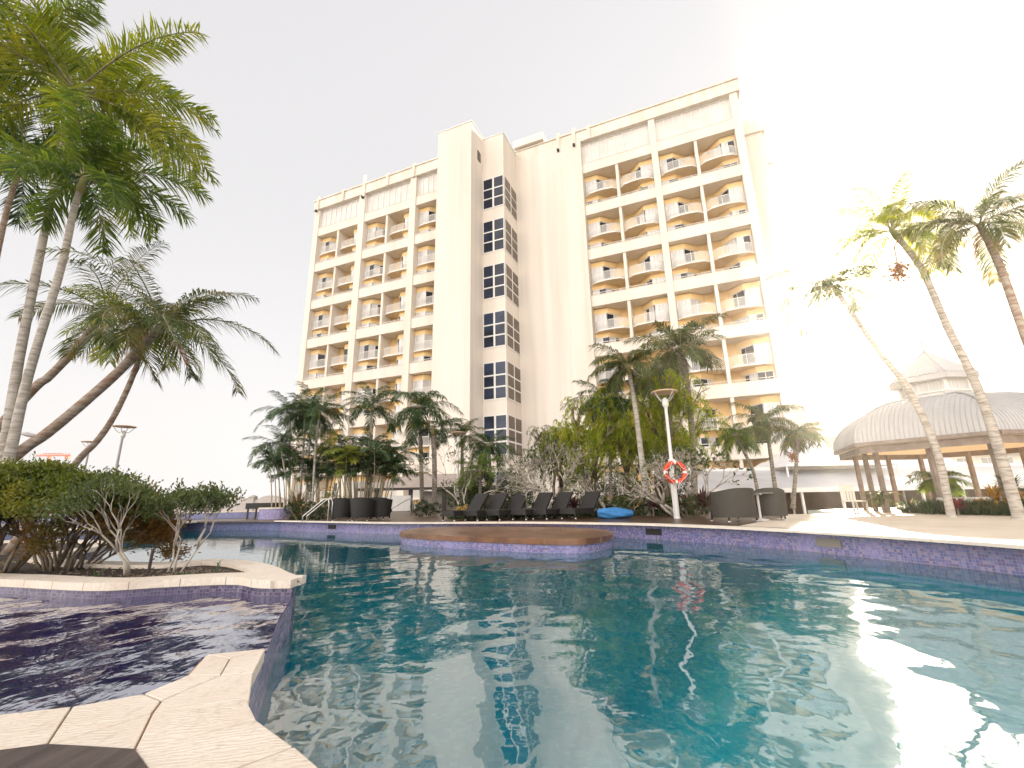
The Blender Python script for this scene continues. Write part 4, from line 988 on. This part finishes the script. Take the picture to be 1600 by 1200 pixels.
# middle palms behind the deck
palm('thin palm with dark crown, leftmost over the cane clump', [(452,790),(452,700),(453,655)], 24, .07, .05, 'palm_dark', 12, 2.0, .55, 1.5, .05, 30, -.05, False, 'bark2', True, 21, 'slim palms left of the hotel base', hang=.4)
palm('thin palm with fresh green crown in the left cluster, second in the row', [(468,790),(474,700),(476,655)], 23.5, .07, .05, 'palm_dark', 12, 1.9, .55, 1.5, .05, 30, 0, False, 'bark2', True, 22, 'slim palms left of the hotel base', hang=.4)
palm('thin palm in the left cluster with pale stem, third in the row', [(478,790),(483,700),(487,650)], 24.5, .075, .05, 'palm_dark', 13, 2.0, .55, 1.5, .05, 30, 0, False, 'bark2', True, 23, 'slim palms left of the hotel base', hang=.4)
palm('thin palm at the right of the left cluster with spreading crown', [(488,790),(493,700),(498,655)], 23, .075, .05, 'palm_dark', 13, 2.0, .55, 1.5, .05, 30, .05, False, 'bark2', True, 24, 'slim palms left of the hotel base', hang=.4)
palm('lower grey green palm at the left edge of the cluster', [(462,800),(446,740),(440,705)], 22.5, .06, .04, 'palm_dark', 12, 1.7, .5, 1.6, .045, 28, -.2, False, 'cane', True, 25, None, hang=.4)
palm('single slim pale palm rising right of the black armchairs', [(579,800),(580,720),(580,645)], 26, .1, .06, 'palm_dark', 14, 2.4, .6, 1.5, .055, 34, -.1, False, 'bark2', True, 26, None, hang=.45)
palm('large palm with drooping dark windblown crown in front of the tower', [(660,800),(658,720),(656,650)], 29, .15, .12, 'palm_dark', 15, 3.1, .8, 1.9, .06, 40, .1, False, 'bark', True, 27, None, hang=.8, el=(1.3, -.3))
palm('grey trunked palm with short arching crown beside the drooping one', [(679,800),(679,740),(678,680)], 28, .19, .14, 'palm_dark', 10, 2.3, .55, 1.5, .05, 40, .1, False, 'bark', True, 28, None, el=(.9, -.1), hang=.5)
palm('olive crowned palm directly behind the slender white ring lamp', [(722,800),(722,730),(722,690)], 30, .14, .1, 'palm_olive', 15, 2.2, .6, 1.4, .05, 36, 0, False, 'bark', True, 29, None, el=(1.3, 0), hang=.4)
palm('dark palm right of the white ring lamp beneath the stair windows', [(768,800),(766,740),(764,705)], 25, .1, .08, 'palm_dark', 15, 2.0, .55, 1.5, .05, 34, 0, False, 'bark', True, 30, None, hang=.5)
palm('short bright green palm left of the bare frangipani', [(748,795),(750,770),(750,745)], 23.5, .1, .08, 'palm', 13, 1.8, .5, 1.4, .05, 30, 0, False, 'bark', True, 31, None, hang=.5)
palm('pale trunk palm rising through the weeping trees, ruffled crown', [(1012,792),(1003,720),(993,640),(984,585)], 19, .17, .09, 'palm_olive', 16, 2.0, .6, 1.7, .05, 40, -.1, False, 'bark2', True, 32, None, hang=.7)
palm('tall palm with wide spiky crown and shaggy upper trunk', [(1086,790),(1082,690),(1074,600),(1063,545)], 21, .16, .12, 'palm_olive', 20, 2.4, .75, 1.3, .06, 44, 0, False, 'bark', False, 33, None, el=(1.35, -.5), hang=.45)
palm('smaller dark palm left of the ruffled one over the weeping tree', [(955,795),(953,700),(948,632)], 21.5, .1, .08, 'palm_dark', 14, 2.0, .55, 1.5, .05, 34, -.15, False, 'bark', True, 34, None, hang=.6)
palm('small dark green palm leaning left before the white parapets', [(1187,790),(1178,740),(1162,705),(1154,688)], 24, .11, .07, 'palm', 15, 1.55, .5, 1.8, .05, 34, 0, False, 'bark', True, 35, 'three palms before the hotel right wing', hang=.8)
palm('middle palm of three before the right wing, tallest with hazy crown', [(1216,795),(1208,740),(1201,690),(1196,668)], 24.5, .13, .08, 'palm_olive', 16, 2.1, .6, 1.6, .055, 36, 0, False, 'bark', True, 36, 'three palms before the hotel right wing', hang=.7)
palm('right hand palm of three by the hotel corner with small fruit cluster', [(1239,795),(1243,740),(1246,700),(1246,685)], 24, .11, .07, 'palm_olive', 15, 1.7, .5, 1.7, .05, 34, 0, False, 'bark', True, 37, 'three palms before the hotel right wing', hang=.8, fruit=(1239, 713))
# right foreground palms
palm('bent palm in the strap-leaf bed with sunlit crown and hanging fruit', [(1586,786),(1560,700),(1525,600),(1480,510),(1440,420),(1406,375)], 11.8, .14, .075, 'palm_yellow', 19, 2.1, .6, 1.7, .024, 56, -.2, False, 'bark2', True, 41, 'bent palms at the right', el=(1.25, -.4), hang=.65, fruit=(1404, 423))
palm('palm leaning in from the right edge with rust coloured crown base', [(1700,780),(1650,650),(1600,520),(1560,410),(1530,350)], 9.6, .11, .07, 'palm_olive', 18, 1.75, .5, 1.5, .022, 56, -.05, False, 'bark_brown', False, 42, 'bent palms at the right', el=(1.2, -.4), dead=5, hang=.55)
palm('palm leaning in from the pavilion with crown lost in the sun glare', [(1482,786),(1462,700),(1420,610),(1378,555),(1335,495),(1312,462)], 13.4, .115, .07, 'palm_olive', 17, 2.1, .55, 1.8, .026, 50, 0, False, 'bark2', True, 43, 'bent palms at the right', el=(1.2, -.35), hang=.65)
palm('small bright fan shaped palm growing beside the pavilion posts', [(1469,783),(1467,765),(1465,748)], 16.5, .06, .05, 'palm', 15, .85, .4, 1.2, .05, 22, 0, False, 'bark', False, 44, None, hang=.5)
palm('tiny twin stemmed palm standing between the left pavilion posts', [(1382,803),(1378,790),(1376,776)], 17.2, .05, .04, 'palm_olive', 12, .6, .25, 1.5, .03, 20, 0, False, 'cane', False, 45, None, hang=.6)
# cane palm clumps
def cane(label, px_, Y, nst, h, spread, seed, leaf='palm_dark', L=1.5):
    rng = random.Random(seed); O = at(px_, Y, .40); r = empty('cane_palm', O, label, 'palm clump', 'golden cane palms behind the armchairs')
    st = MB(); lf = MB(); rc = MB()
    for i in range(nst):
        a = rng.uniform(0, 6.28); b = V((cos(a), sin(a), 0))*rng.uniform(.05, .4)*spread; hh = h*rng.uniform(.55, 1)
        lean = V((cos(a), sin(a), 0))*hh*rng.uniform(.05, .3)
        pts = [b, b+lean*.3+V((0,0,hh*.4)), b+lean*.65+V((0,0,hh*.75)), b+lean+V((0,0,hh))]
        st.tube(pts, [.035, .028, .024, .018], 6)
        for q in range(6):
            aa = a+rng.uniform(-2.6, 2.6); frond(lf, rc, pts[-1], aa, rng.uniform(.3, 1.3), L*rng.uniform(.7, 1.1), rng.uniform(1.1, 1.9), 20, .42, .045, 0, False, rng, hang=.5)
    st.build('stem', M['cane'], r, True); c = lf.build('crown', G[leaf], r); rc.build('frond_stem', M['cane'], c); return r
cane('dense cane palm clump with dark crowns behind the middle armchair', 562, 24.5, 22, 3.9, 2.0, 51)
cane('cane palm clump with arching stems at the right of the armchairs', 586, 24.0, 16, 3.3, 1.8, 52)
cane('cane palm clump left of the armchairs behind the spiky plant', 505, 25, 14, 3.6, 1.8, 53)
cane('yellow green cane palm crown rising in the middle of the clump', 538, 23.5, 6, 3.5, 1.0, 54, 'palm_yellow', 1.5)
cane('dark low cane palms left of the slim palm cluster', 452, 24.5, 12, 3.8, 2.4, 55)

# ------------------------------------------------------------------ shrubs and trees
def leaf(mb, p, d, l, w_, rng):
    d = d.normalized(); s = d.cross(V((rng.uniform(-1,1), rng.uniform(-1,1), rng.uniform(-1,1))))
    s = s.normalized()*w_*.5 if s.length > 1e-4 else V((w_*.5, 0, 0)); mid = p+d*l*.5
    mb.mesh([p, mid+s, p+d*l, mid-s], [(0, 1, 2, 3)])
def branch(mb, tips, p, d, L, r, lv, rng, fork=2, spread=.6, up=.15, mid=None):
    q = p+d*L*.5+V((rng.uniform(-1,1), rng.uniform(-1,1), rng.uniform(-.3,1)))*L*.08; e = p+d*L
    mb.tube([p, q, e], [r, r*.85, r*.72], 6 if r > .02 else 4)
    if mid is not None: mid.append((q, d, lv))
    if lv == 0: tips.append((e, d)); return
    for i in range(fork+(1 if rng.random() < .35 else 0)):
        ax = V((rng.uniform(-1,1), rng.uniform(-1,1), rng.uniform(-1,1))); ax = ax-d*ax.dot(d); ax.normalize()
        nd = (d+ax*spread*rng.uniform(.6, 1.2)+V((0,0,up))).normalized()
        branch(mb, tips, e, nd, L*rng.uniform(.68, .88), r*.70, lv-1, rng, fork, spread, up, mid)
def shrub(name, label, cat, O, stems, lv, L, leafm, stemm, nleaf, ll, lw_, seed, sp=.55, up=.1, r=.02, cl=.10, group=None, clump=None, lean=None, flat_=1.0):
    rng = random.Random(seed); rt = empty(name, O, label, cat, group); mb = MB(); tips = []; mids = []
    for i in range(stems):
        a = rng.uniform(0, 6.28); b = V((cos(a)*rng.uniform(0, .15), sin(a)*rng.uniform(0, .15), -.02)); d = V((cos(a)*rng.uniform(.2, .8), sin(a)*rng.uniform(.2, .8), 1))
        if lean: d += V(lean)
        branch(mb, tips, b, d.normalized(), L, r, lv, rng, 2, sp, up, mids)
    mb.build('stem', M[stemm], rt, True)
    lf = MB()
    for e, d in tips:
        if rng.random() < .07:
            sd = (d+V((rng.uniform(-.4, .4), rng.uniform(-.4, .4), 1.1))).normalized(); sl2 = rng.uniform(.10, .24)
            for j in range(16): leaf(lf, e+sd*sl2*j/15, sd*.6+V((rng.uniform(-1,1), rng.uniform(-1,1), rng.uniform(-.2,.8))), ll*rng.uniform(.6, 1.1), lw_, rng)
        for j in range(nleaf if rng.random() > .2 else nleaf//3):
            o = V((rng.gauss(0, cl), rng.gauss(0, cl), rng.gauss(0, cl*.6*flat_))); leaf(lf, e+o, d*.5+V((rng.uniform(-1,1), rng.uniform(-1,1), rng.uniform(-.2,1))), ll*rng.uniform(.6, 1.2), lw_, rng)
    lf.build('crown', G[leafm], rt); return rt
def zs(px_, Y): return at(px_, Y, .375)
shrub('planter_shrub', 'big dense olive green shrub filling the left end of the planter', 'shrub', zs(25, 5.7), 13, 4, .36, 'shrub', 'twig_dark', 105, .05, .022, 61, .55, .16, .022, .085, 'shrubs in the pool planter', lean=(.1, 0, 0))
shrub('planter_shrub', 'dense green shrub in the planter just right of the biggest one', 'shrub', zs(110, 5.8), 12, 4, .335, 'shrub', 'twig_dark', 105, .05, .022, 62, .55, .16, .02, .085, 'shrubs in the pool planter', lean=(-.05, 0, 0))
shrub('planter_shrub', 'shrub with painted orange flare tint in the middle of the planter leaning right', 'shrub', zs(150, 6.0), 8, 4, .29, 'shrub_flare_tint', 'twig_dark', 90, .05, .02, 63, .5, .06, .016, .08, 'shrubs in the pool planter', lean=(.9, 0, 0))
shrub('planter_shrub', 'open shrub with pale bent stems and green top at the right of the planter', 'shrub', zs(232, 5.3), 3, 4, .32, 'shrub_mid', 'twig', 40, .055, .022, 64, .42, .10, .016, .085, 'shrubs in the pool planter', lean=(.1, .1, 0))
shrub('planter_shrub', 'thin pale stemmed shrub reaching right over the planter tip', 'shrub', zs(285, 5.4), 3, 4, .29, 'shrub_mid', 'twig', 44, .055, .022, 65, .5, .06, .013, .085, 'shrubs in the pool planter', lean=(.22, .1, 0))
o = MB(); o.tube([(0,0,0),(.01,0,.26)], .016, 6); q = o.build('garden_stake', M['post_dark']); q.location = at(248, 5.35, .375); tag(q, 'short dark stake stuck in the planter soil between pale stems', 'stake')
yp = empty('yellow_leaf_plant', zs(18, 5.05), 'few bright yellow leaves low in the planter under the big shrub', 'plant')
mb = MB(); mb.tube([(0,0,0),(0,0,.12)], .008, 5); mb.build('stem', M['twig_dark'], yp); mb = MB(); rr = random.Random(1)
for k in range(5):
    a = k*1.25-.4; d = V((cos(a), -.3, sin(a)*.7)); leaf(mb, V((0,-.02,.13)), d, .13, .05, rr)
mb.build('leaf', G['yellow'], yp)
def tuft(name, label, cat, O, n, L, w_, leafm, seed, group=None, stem=0, el=(.2, 1.45), curve=.6):
    rng = random.Random(seed); rt = empty(name, O, label, cat, group); mb = MB()
    for i in range(n):
        a = rng.uniform(0, 6.28); e = rng.uniform(*el); l = L*rng.uniform(.6, 1.1); p = V((rng.uniform(-.03,.03), rng.uniform(-.03,.03), stem))
        d = V((cos(a)*cos(e), sin(a)*cos(e), sin(e))); s = V((-sin(a), cos(a), 0))*w_*.5
        m1 = p+d*l*.5; d2 = (d+V((0,0,-curve))).normalized(); m2 = m1+d2*l*.3; d3 = (d2+V((0,0,-curve))).normalized(); t = m2+d3*l*.25
        mb.mesh([p-s*.5, p+s*.5, m1+s, m1-s, m2+s*.8, m2-s*.8, t], [(0,1,2,3), (3,2,4,5), (5,4,6)])
    mb.build('foliage', G[leafm], rt)
    if stem: m2 = MB(); m2.tube([(0,0,0),(0,0,stem)], .03, 6); m2.build('stem', M['twig_dark'], rt)
    return rt
for i, (px_, Y, lb) in enumerate(((168, 5.0, 'small strappy green sprout at the left front of the planter soil'), (302, 5.0, 'small strappy sprout in the soil between the shrub stems'), (350, 5.35, 'small strappy sprout at the right tip of the planter soil'))):
    tuft('sprout', lb, 'plant', at(px_, Y, .375), 9, .16, .014, 'lily', 70+i, 'little sprouts in the planter', el=(.5, 1.4))
# litter twigs over the soil
mb = MB(); rr = random.Random(9)
for i in range(900):
    t = rr.random(); j = int(t*(len(fs_)-1)); p = fs_[j].lerp(bs_[min(len(bs_)-1, int((1-t)*20))], rr.uniform(.28, .75)); a = rr.uniform(0, 3.14); l = rr.uniform(.01, .05)
    if p.y > 7: continue
    mb.bar((p.x, p.y, .38+rr.uniform(0, .012)), (p.x+l*cos(a), p.y+l*sin(a), .382+rr.uniform(0, .015)), rr.uniform(.004, .012))
tag(mb.build('mulch_litter', M['twig_dark']), 'dry twigs and mulch chips strewn over the planter soil', 'mulch', kind='stuff')

def frangipani(label, px_, Y, h, seed, lean=(0, 0, 0), lv=6, leaves=0, r=.10, sp=.62):
    rng = random.Random(seed); rt = empty('frangipani_tree', at(px_, Y, .40), label, 'tree', 'bare frangipani trees behind the loungers'); mb = MB(); tips = []
    for k in range(3):
        a = k*2.1+rng.uniform(-.4, .4); d = (V((cos(a)*.75, sin(a)*.55, 1))+V(lean)).normalized(); branch(mb, tips, V((0, 0, 0)), d, h*.24, r*.7, lv-1, rng, 2, sp, .10)
    mb.build('trunk', M['twig'], rt, True)
    lf = MB()
    for e, d in tips:
        for j in range(leaves): leaf(lf, e, d+V((rng.uniform(-1,1), rng.uniform(-1,1), rng.uniform(-.3,.6))), rng.uniform(.1, .2), .05, rng)
    lf.build('crown', G['shrub_mid'], rt)
    return rt
frangipani('largest bare frangipani with spreading pale branches behind the middle loungers', 864, 19.8, 3.3, 81, (0, 0, 0), 7, 1, .11)
frangipani('bare frangipani left of the loungers near the white ring lamp', 728, 22, 3.6, 82, (.0, 0, 0), 7, 2, .08)
frangipani('thin bare frangipani behind the last lounger', 950, 20, 2.7, 83, (.1, 0, 0), 6, 2, .07)
frangipani('frangipani with a long low limb sweeping left beside the lifebuoy', 1055, 17.2, 2.9, 84, (-.75, 0, 0), 6, 2, .09)
frangipani('leafier frangipani right of the ring lamp', 1088, 18.5, 3.2, 85, (.05, 0, .2), 6, 5, .07)
def weeping(label, px_, Y, h, w_, seed, ns=230, leafm='weep'):
    rng = random.Random(seed); rt = empty('weeping_tree', at(px_, Y, .40), label, 'tree', 'weeping trees in front of the right wing'); mb = MB(); tips = []; mids = []
    for k in range(3): branch(mb, tips, V((rng.uniform(-.2,.2), rng.uniform(-.2,.2), 0)), V((rng.uniform(-.35,.35), rng.uniform(-.35,.35), 1)).normalized(), h*.34, .10, 4, rng, 2, .5, .1, mids)
    mb.build('trunk', M['twig_dark'], rt, True); lf = MB()
    src = tips+[(m_[0], m_[1]) for m_ in mids if m_[2] < 3]
    cl = []
    for k in range(16): a = rng.uniform(0, 6.28); rr = w_*rng.uniform(.3, 1); cl.append(V((cos(a)*rr, sin(a)*rr, h*rng.uniform(.5, .97)*(1-.18*(rr/w_)**2))))
    for i in range(ns):
        if rng.random() < .35: e = rng.choice(src)[0]
        else: c = rng.choice(cl); e = c+V((rng.gauss(0, w_*.16), rng.gauss(0, w_*.16), rng.gauss(0, h*.05)))
        n = rng.randint(18, 32); dr = V((rng.uniform(-.5,.5), rng.uniform(-.5,.5), .5)); p = e.copy()
        for j in range(n):
            dr = (dr+V((0,0,-.16))).normalized(); p = p+dr*.055
            for s in (0, 1): leaf(lf, p, V((rng.uniform(-1,1), rng.uniform(-1,1), -.9)), rng.uniform(.12, .24), .032, rng)
    lf.build('crown', G[leafm], rt); return rt
weeping('bright weeping tree right of the largest bare frangipani', 915, 22, 4.9, 1.6, 91, 380)
weeping('fullest weeping green tree behind the pale palm trunk', 985, 22.5, 5.8, 1.9, 92, 520)
weeping('weeping tree with yellowish foliage behind the white ring lamp', 1040, 21.5, 5.9, 1.7, 93, 480)
weeping('dark weeping tree between stair tower and bright foliage', 872, 23.5, 4.0, 1.2, 94, 150, 'shrub_mid')
def bush(label, px_, Y, w_, h, leafm, seed, n=900, ll=.12, z=.40, group='low bushes along the back of the deck', lw_=.045):
    rng = random.Random(seed); rt = empty('garden_bush', at(px_, Y, z), label, 'bush', group); lf = MB(); mb = MB()
    cl = [V((rng.uniform(-w_,w_), rng.uniform(-.4,.4), h*rng.uniform(.25, .85))) for k in range(9)]
    for i in range(n):
        c = rng.choice(cl); d = V((rng.gauss(0,1), rng.gauss(0,1), rng.gauss(0,1))).normalized(); p = c+d*rng.uniform(.5,1)*h*.30; p.z = max(p.z, .02)
        leaf(lf, p, d+V((0,0,.3)), ll*rng.uniform(.6,1.2), lw_, rng)
    for c in cl: mb.tube([(c.x*.5, c.y*.5, 0), c], .015, 4)
    lf.build('foliage', G[leafm], rt); mb.build('stem', M['twig_dark'], rt); return rt
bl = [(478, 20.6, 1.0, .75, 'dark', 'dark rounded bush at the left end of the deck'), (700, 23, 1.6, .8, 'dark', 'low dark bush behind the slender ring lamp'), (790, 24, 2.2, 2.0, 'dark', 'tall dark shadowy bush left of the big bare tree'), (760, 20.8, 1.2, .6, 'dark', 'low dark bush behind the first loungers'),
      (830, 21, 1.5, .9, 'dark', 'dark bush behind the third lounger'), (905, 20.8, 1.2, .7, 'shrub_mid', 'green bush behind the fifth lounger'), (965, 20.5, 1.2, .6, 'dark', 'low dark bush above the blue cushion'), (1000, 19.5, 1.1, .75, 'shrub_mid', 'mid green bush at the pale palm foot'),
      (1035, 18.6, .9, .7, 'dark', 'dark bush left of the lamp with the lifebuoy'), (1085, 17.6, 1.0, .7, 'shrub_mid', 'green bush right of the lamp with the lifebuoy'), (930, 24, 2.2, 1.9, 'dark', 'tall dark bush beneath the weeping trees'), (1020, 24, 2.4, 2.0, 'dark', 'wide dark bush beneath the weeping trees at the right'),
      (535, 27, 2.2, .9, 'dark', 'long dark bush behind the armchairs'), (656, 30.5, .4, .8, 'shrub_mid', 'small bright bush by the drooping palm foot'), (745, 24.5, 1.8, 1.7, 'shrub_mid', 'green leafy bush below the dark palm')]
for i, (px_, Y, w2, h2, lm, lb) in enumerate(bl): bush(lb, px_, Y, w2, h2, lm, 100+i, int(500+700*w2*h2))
bush('round lime green topiary bush behind the left armchair', 517, 22.5, .35, 1.35, 'shrub', 130, 700, .10)
bush('small bush with yellow flowers beside the slender lamp', 724, 19.6, .3, .5, 'yellow', 131, 160, .1)
tuft('spiky_plant', 'bronze spiky grass tree at the left end of the deck', 'plant', at(465, 21.6, .40), 420, 1.15, .03, 'bronze', 140, None, .25, (-.2, 1.5), .35)
for i, (px_, Y, sz, lm, lb) in enumerate(((1021, 18.2, .55, 'purple', 'dark purple cordyline left of the lifebuoy post'), (1100, 17.4, .75, 'purple', 'tall red-purple cordyline left of the big wicker seat'), (1072, 17.9, .5, 'purple', 'low purple cordyline right of the lifebuoy post'), (898, 20.2, .6, 'purple', 'dark cordyline behind the fifth lounger'), (878, 20.4, .6, 'purple', 'dark purple cordyline behind the fourth lounger'))):
    tuft('cordyline', lb, 'plant', at(px_, Y, .40), 70, sz, .07, lm, 150+i, 'purple cordylines along the deck edge', .35, (.1, 1.4), .35)
tuft('cordyline', 'bright red cordyline in front of the small fan palm', 'plant', at(1497, 14.5, .41), 90, .42, .06, 'red', 160, None, .2, (.1, 1.4), .3)
for i, (px_, Y, h2, lb) in enumerate(((1535, 14.6, .5, 'yellow croton left of the right pavilion post'), (1562, 14.0, .9, 'tall yellow orange croton behind the bent palm foot'), (1597, 13.8, .7, 'yellow croton at the right picture edge'), (1432, 19, .4, 'small yellow plant between pavilion posts'))):
    tuft('croton', lb, 'plant', at(px_, Y, .41), 110, h2*.55, .05, 'yellow', 170+i, 'yellow crotons by the pavilion', h2*.5, (-.1, 1.4), .3)
tuft('cycad', 'olive spiky young palm at the right picture edge above the crotons', 'plant', at(1590, 13.5, .41), 120, .6, .04, 'palm_olive', 176, None, .75, (0, 1.4), .4)
# strap leaf bed on the right
mb = MB(); rng = random.Random(180)
c0 = gz(1455, 803); c1 = gz(1640, 814)
for i in range(900):
    t = rng.random(); base = V((c0.x, c0.y, 0)).lerp(V((c1.x+3, c1.y-.6, 0)), t)+V((rng.uniform(-.1, .5), rng.uniform(0, 1.5), .41))
    for j in range(11):
        a = rng.uniform(0, 6.28); e = rng.uniform(.7, 1.45); l = rng.uniform(.45, .8); d = V((cos(a)*cos(e), sin(a)*cos(e), sin(e))); s = V((-sin(a), cos(a), 0))*.008
        m1 = base+d*l*.55; t2 = m1+(d+V((0,0,-.9))).normalized()*l*.5
        mb.mesh([base-s, base+s, m1+s, m1-s, t2], [(0,1,2,3),(3,2,4)])
tag(mb.build('strap_leaf_bed', G['lily']), 'bed of dark green strap leaves edging the pale paving under the bent palms', 'ground cover', kind='stuff')
mb = MB(); rng = random.Random(181)
for i in range(1500):
    x = rng.uniform(455, 1105); Y = rng.uniform(18.6, 21)+(2.2 if x < 700 else 0); b = at(x, Y, .41)
    if 500 < x < 700: continue
    for j in range(6):
        a = rng.uniform(0, 6.28); e = rng.uniform(.6, 1.4); l = rng.uniform(.15, .4); d = V((cos(a)*cos(e), sin(a)*cos(e), sin(e))); s = V((-sin(a), cos(a), 0))*.012
        m1 = b+d*l*.55; t2 = m1+(d+V((0,0,-.9))).normalized()*l*.5
        mb.mesh([b-s, b+s, m1+s, m1-s, t2], [(0,1,2,3),(3,2,4)])
tag(mb.build('garden_ground_cover', G['lily']), 'low strappy ground cover along the garden edge behind the loungers', 'ground cover', kind='stuff')

# ------------------------------------------------------------------ air
mb = MB(); mb.box((-330, -25, -2.3), (330, 330, 55)); hz_o = mb.build('haze', [])
hm = bpy.data.materials.new('haze'); hm.use_nodes = True; hn = hm.node_tree; hn.nodes.remove(hn.nodes['Principled BSDF'])
pvn = hn.nodes.new('ShaderNodeVolumePrincipled'); pvn.inputs['Color'].default_value = (1, .97, .93, 1); pvn.inputs['Density'].default_value = .0008; pvn.inputs['Anisotropy'].default_value = .86
hn.links.new(pvn.outputs[0], hn.nodes['Material Output'].inputs['Volume']); hz_o.data.materials.append(hm)
tag(hz_o, 'thin bright morning haze filling the air', 'haze', kind='stuff')
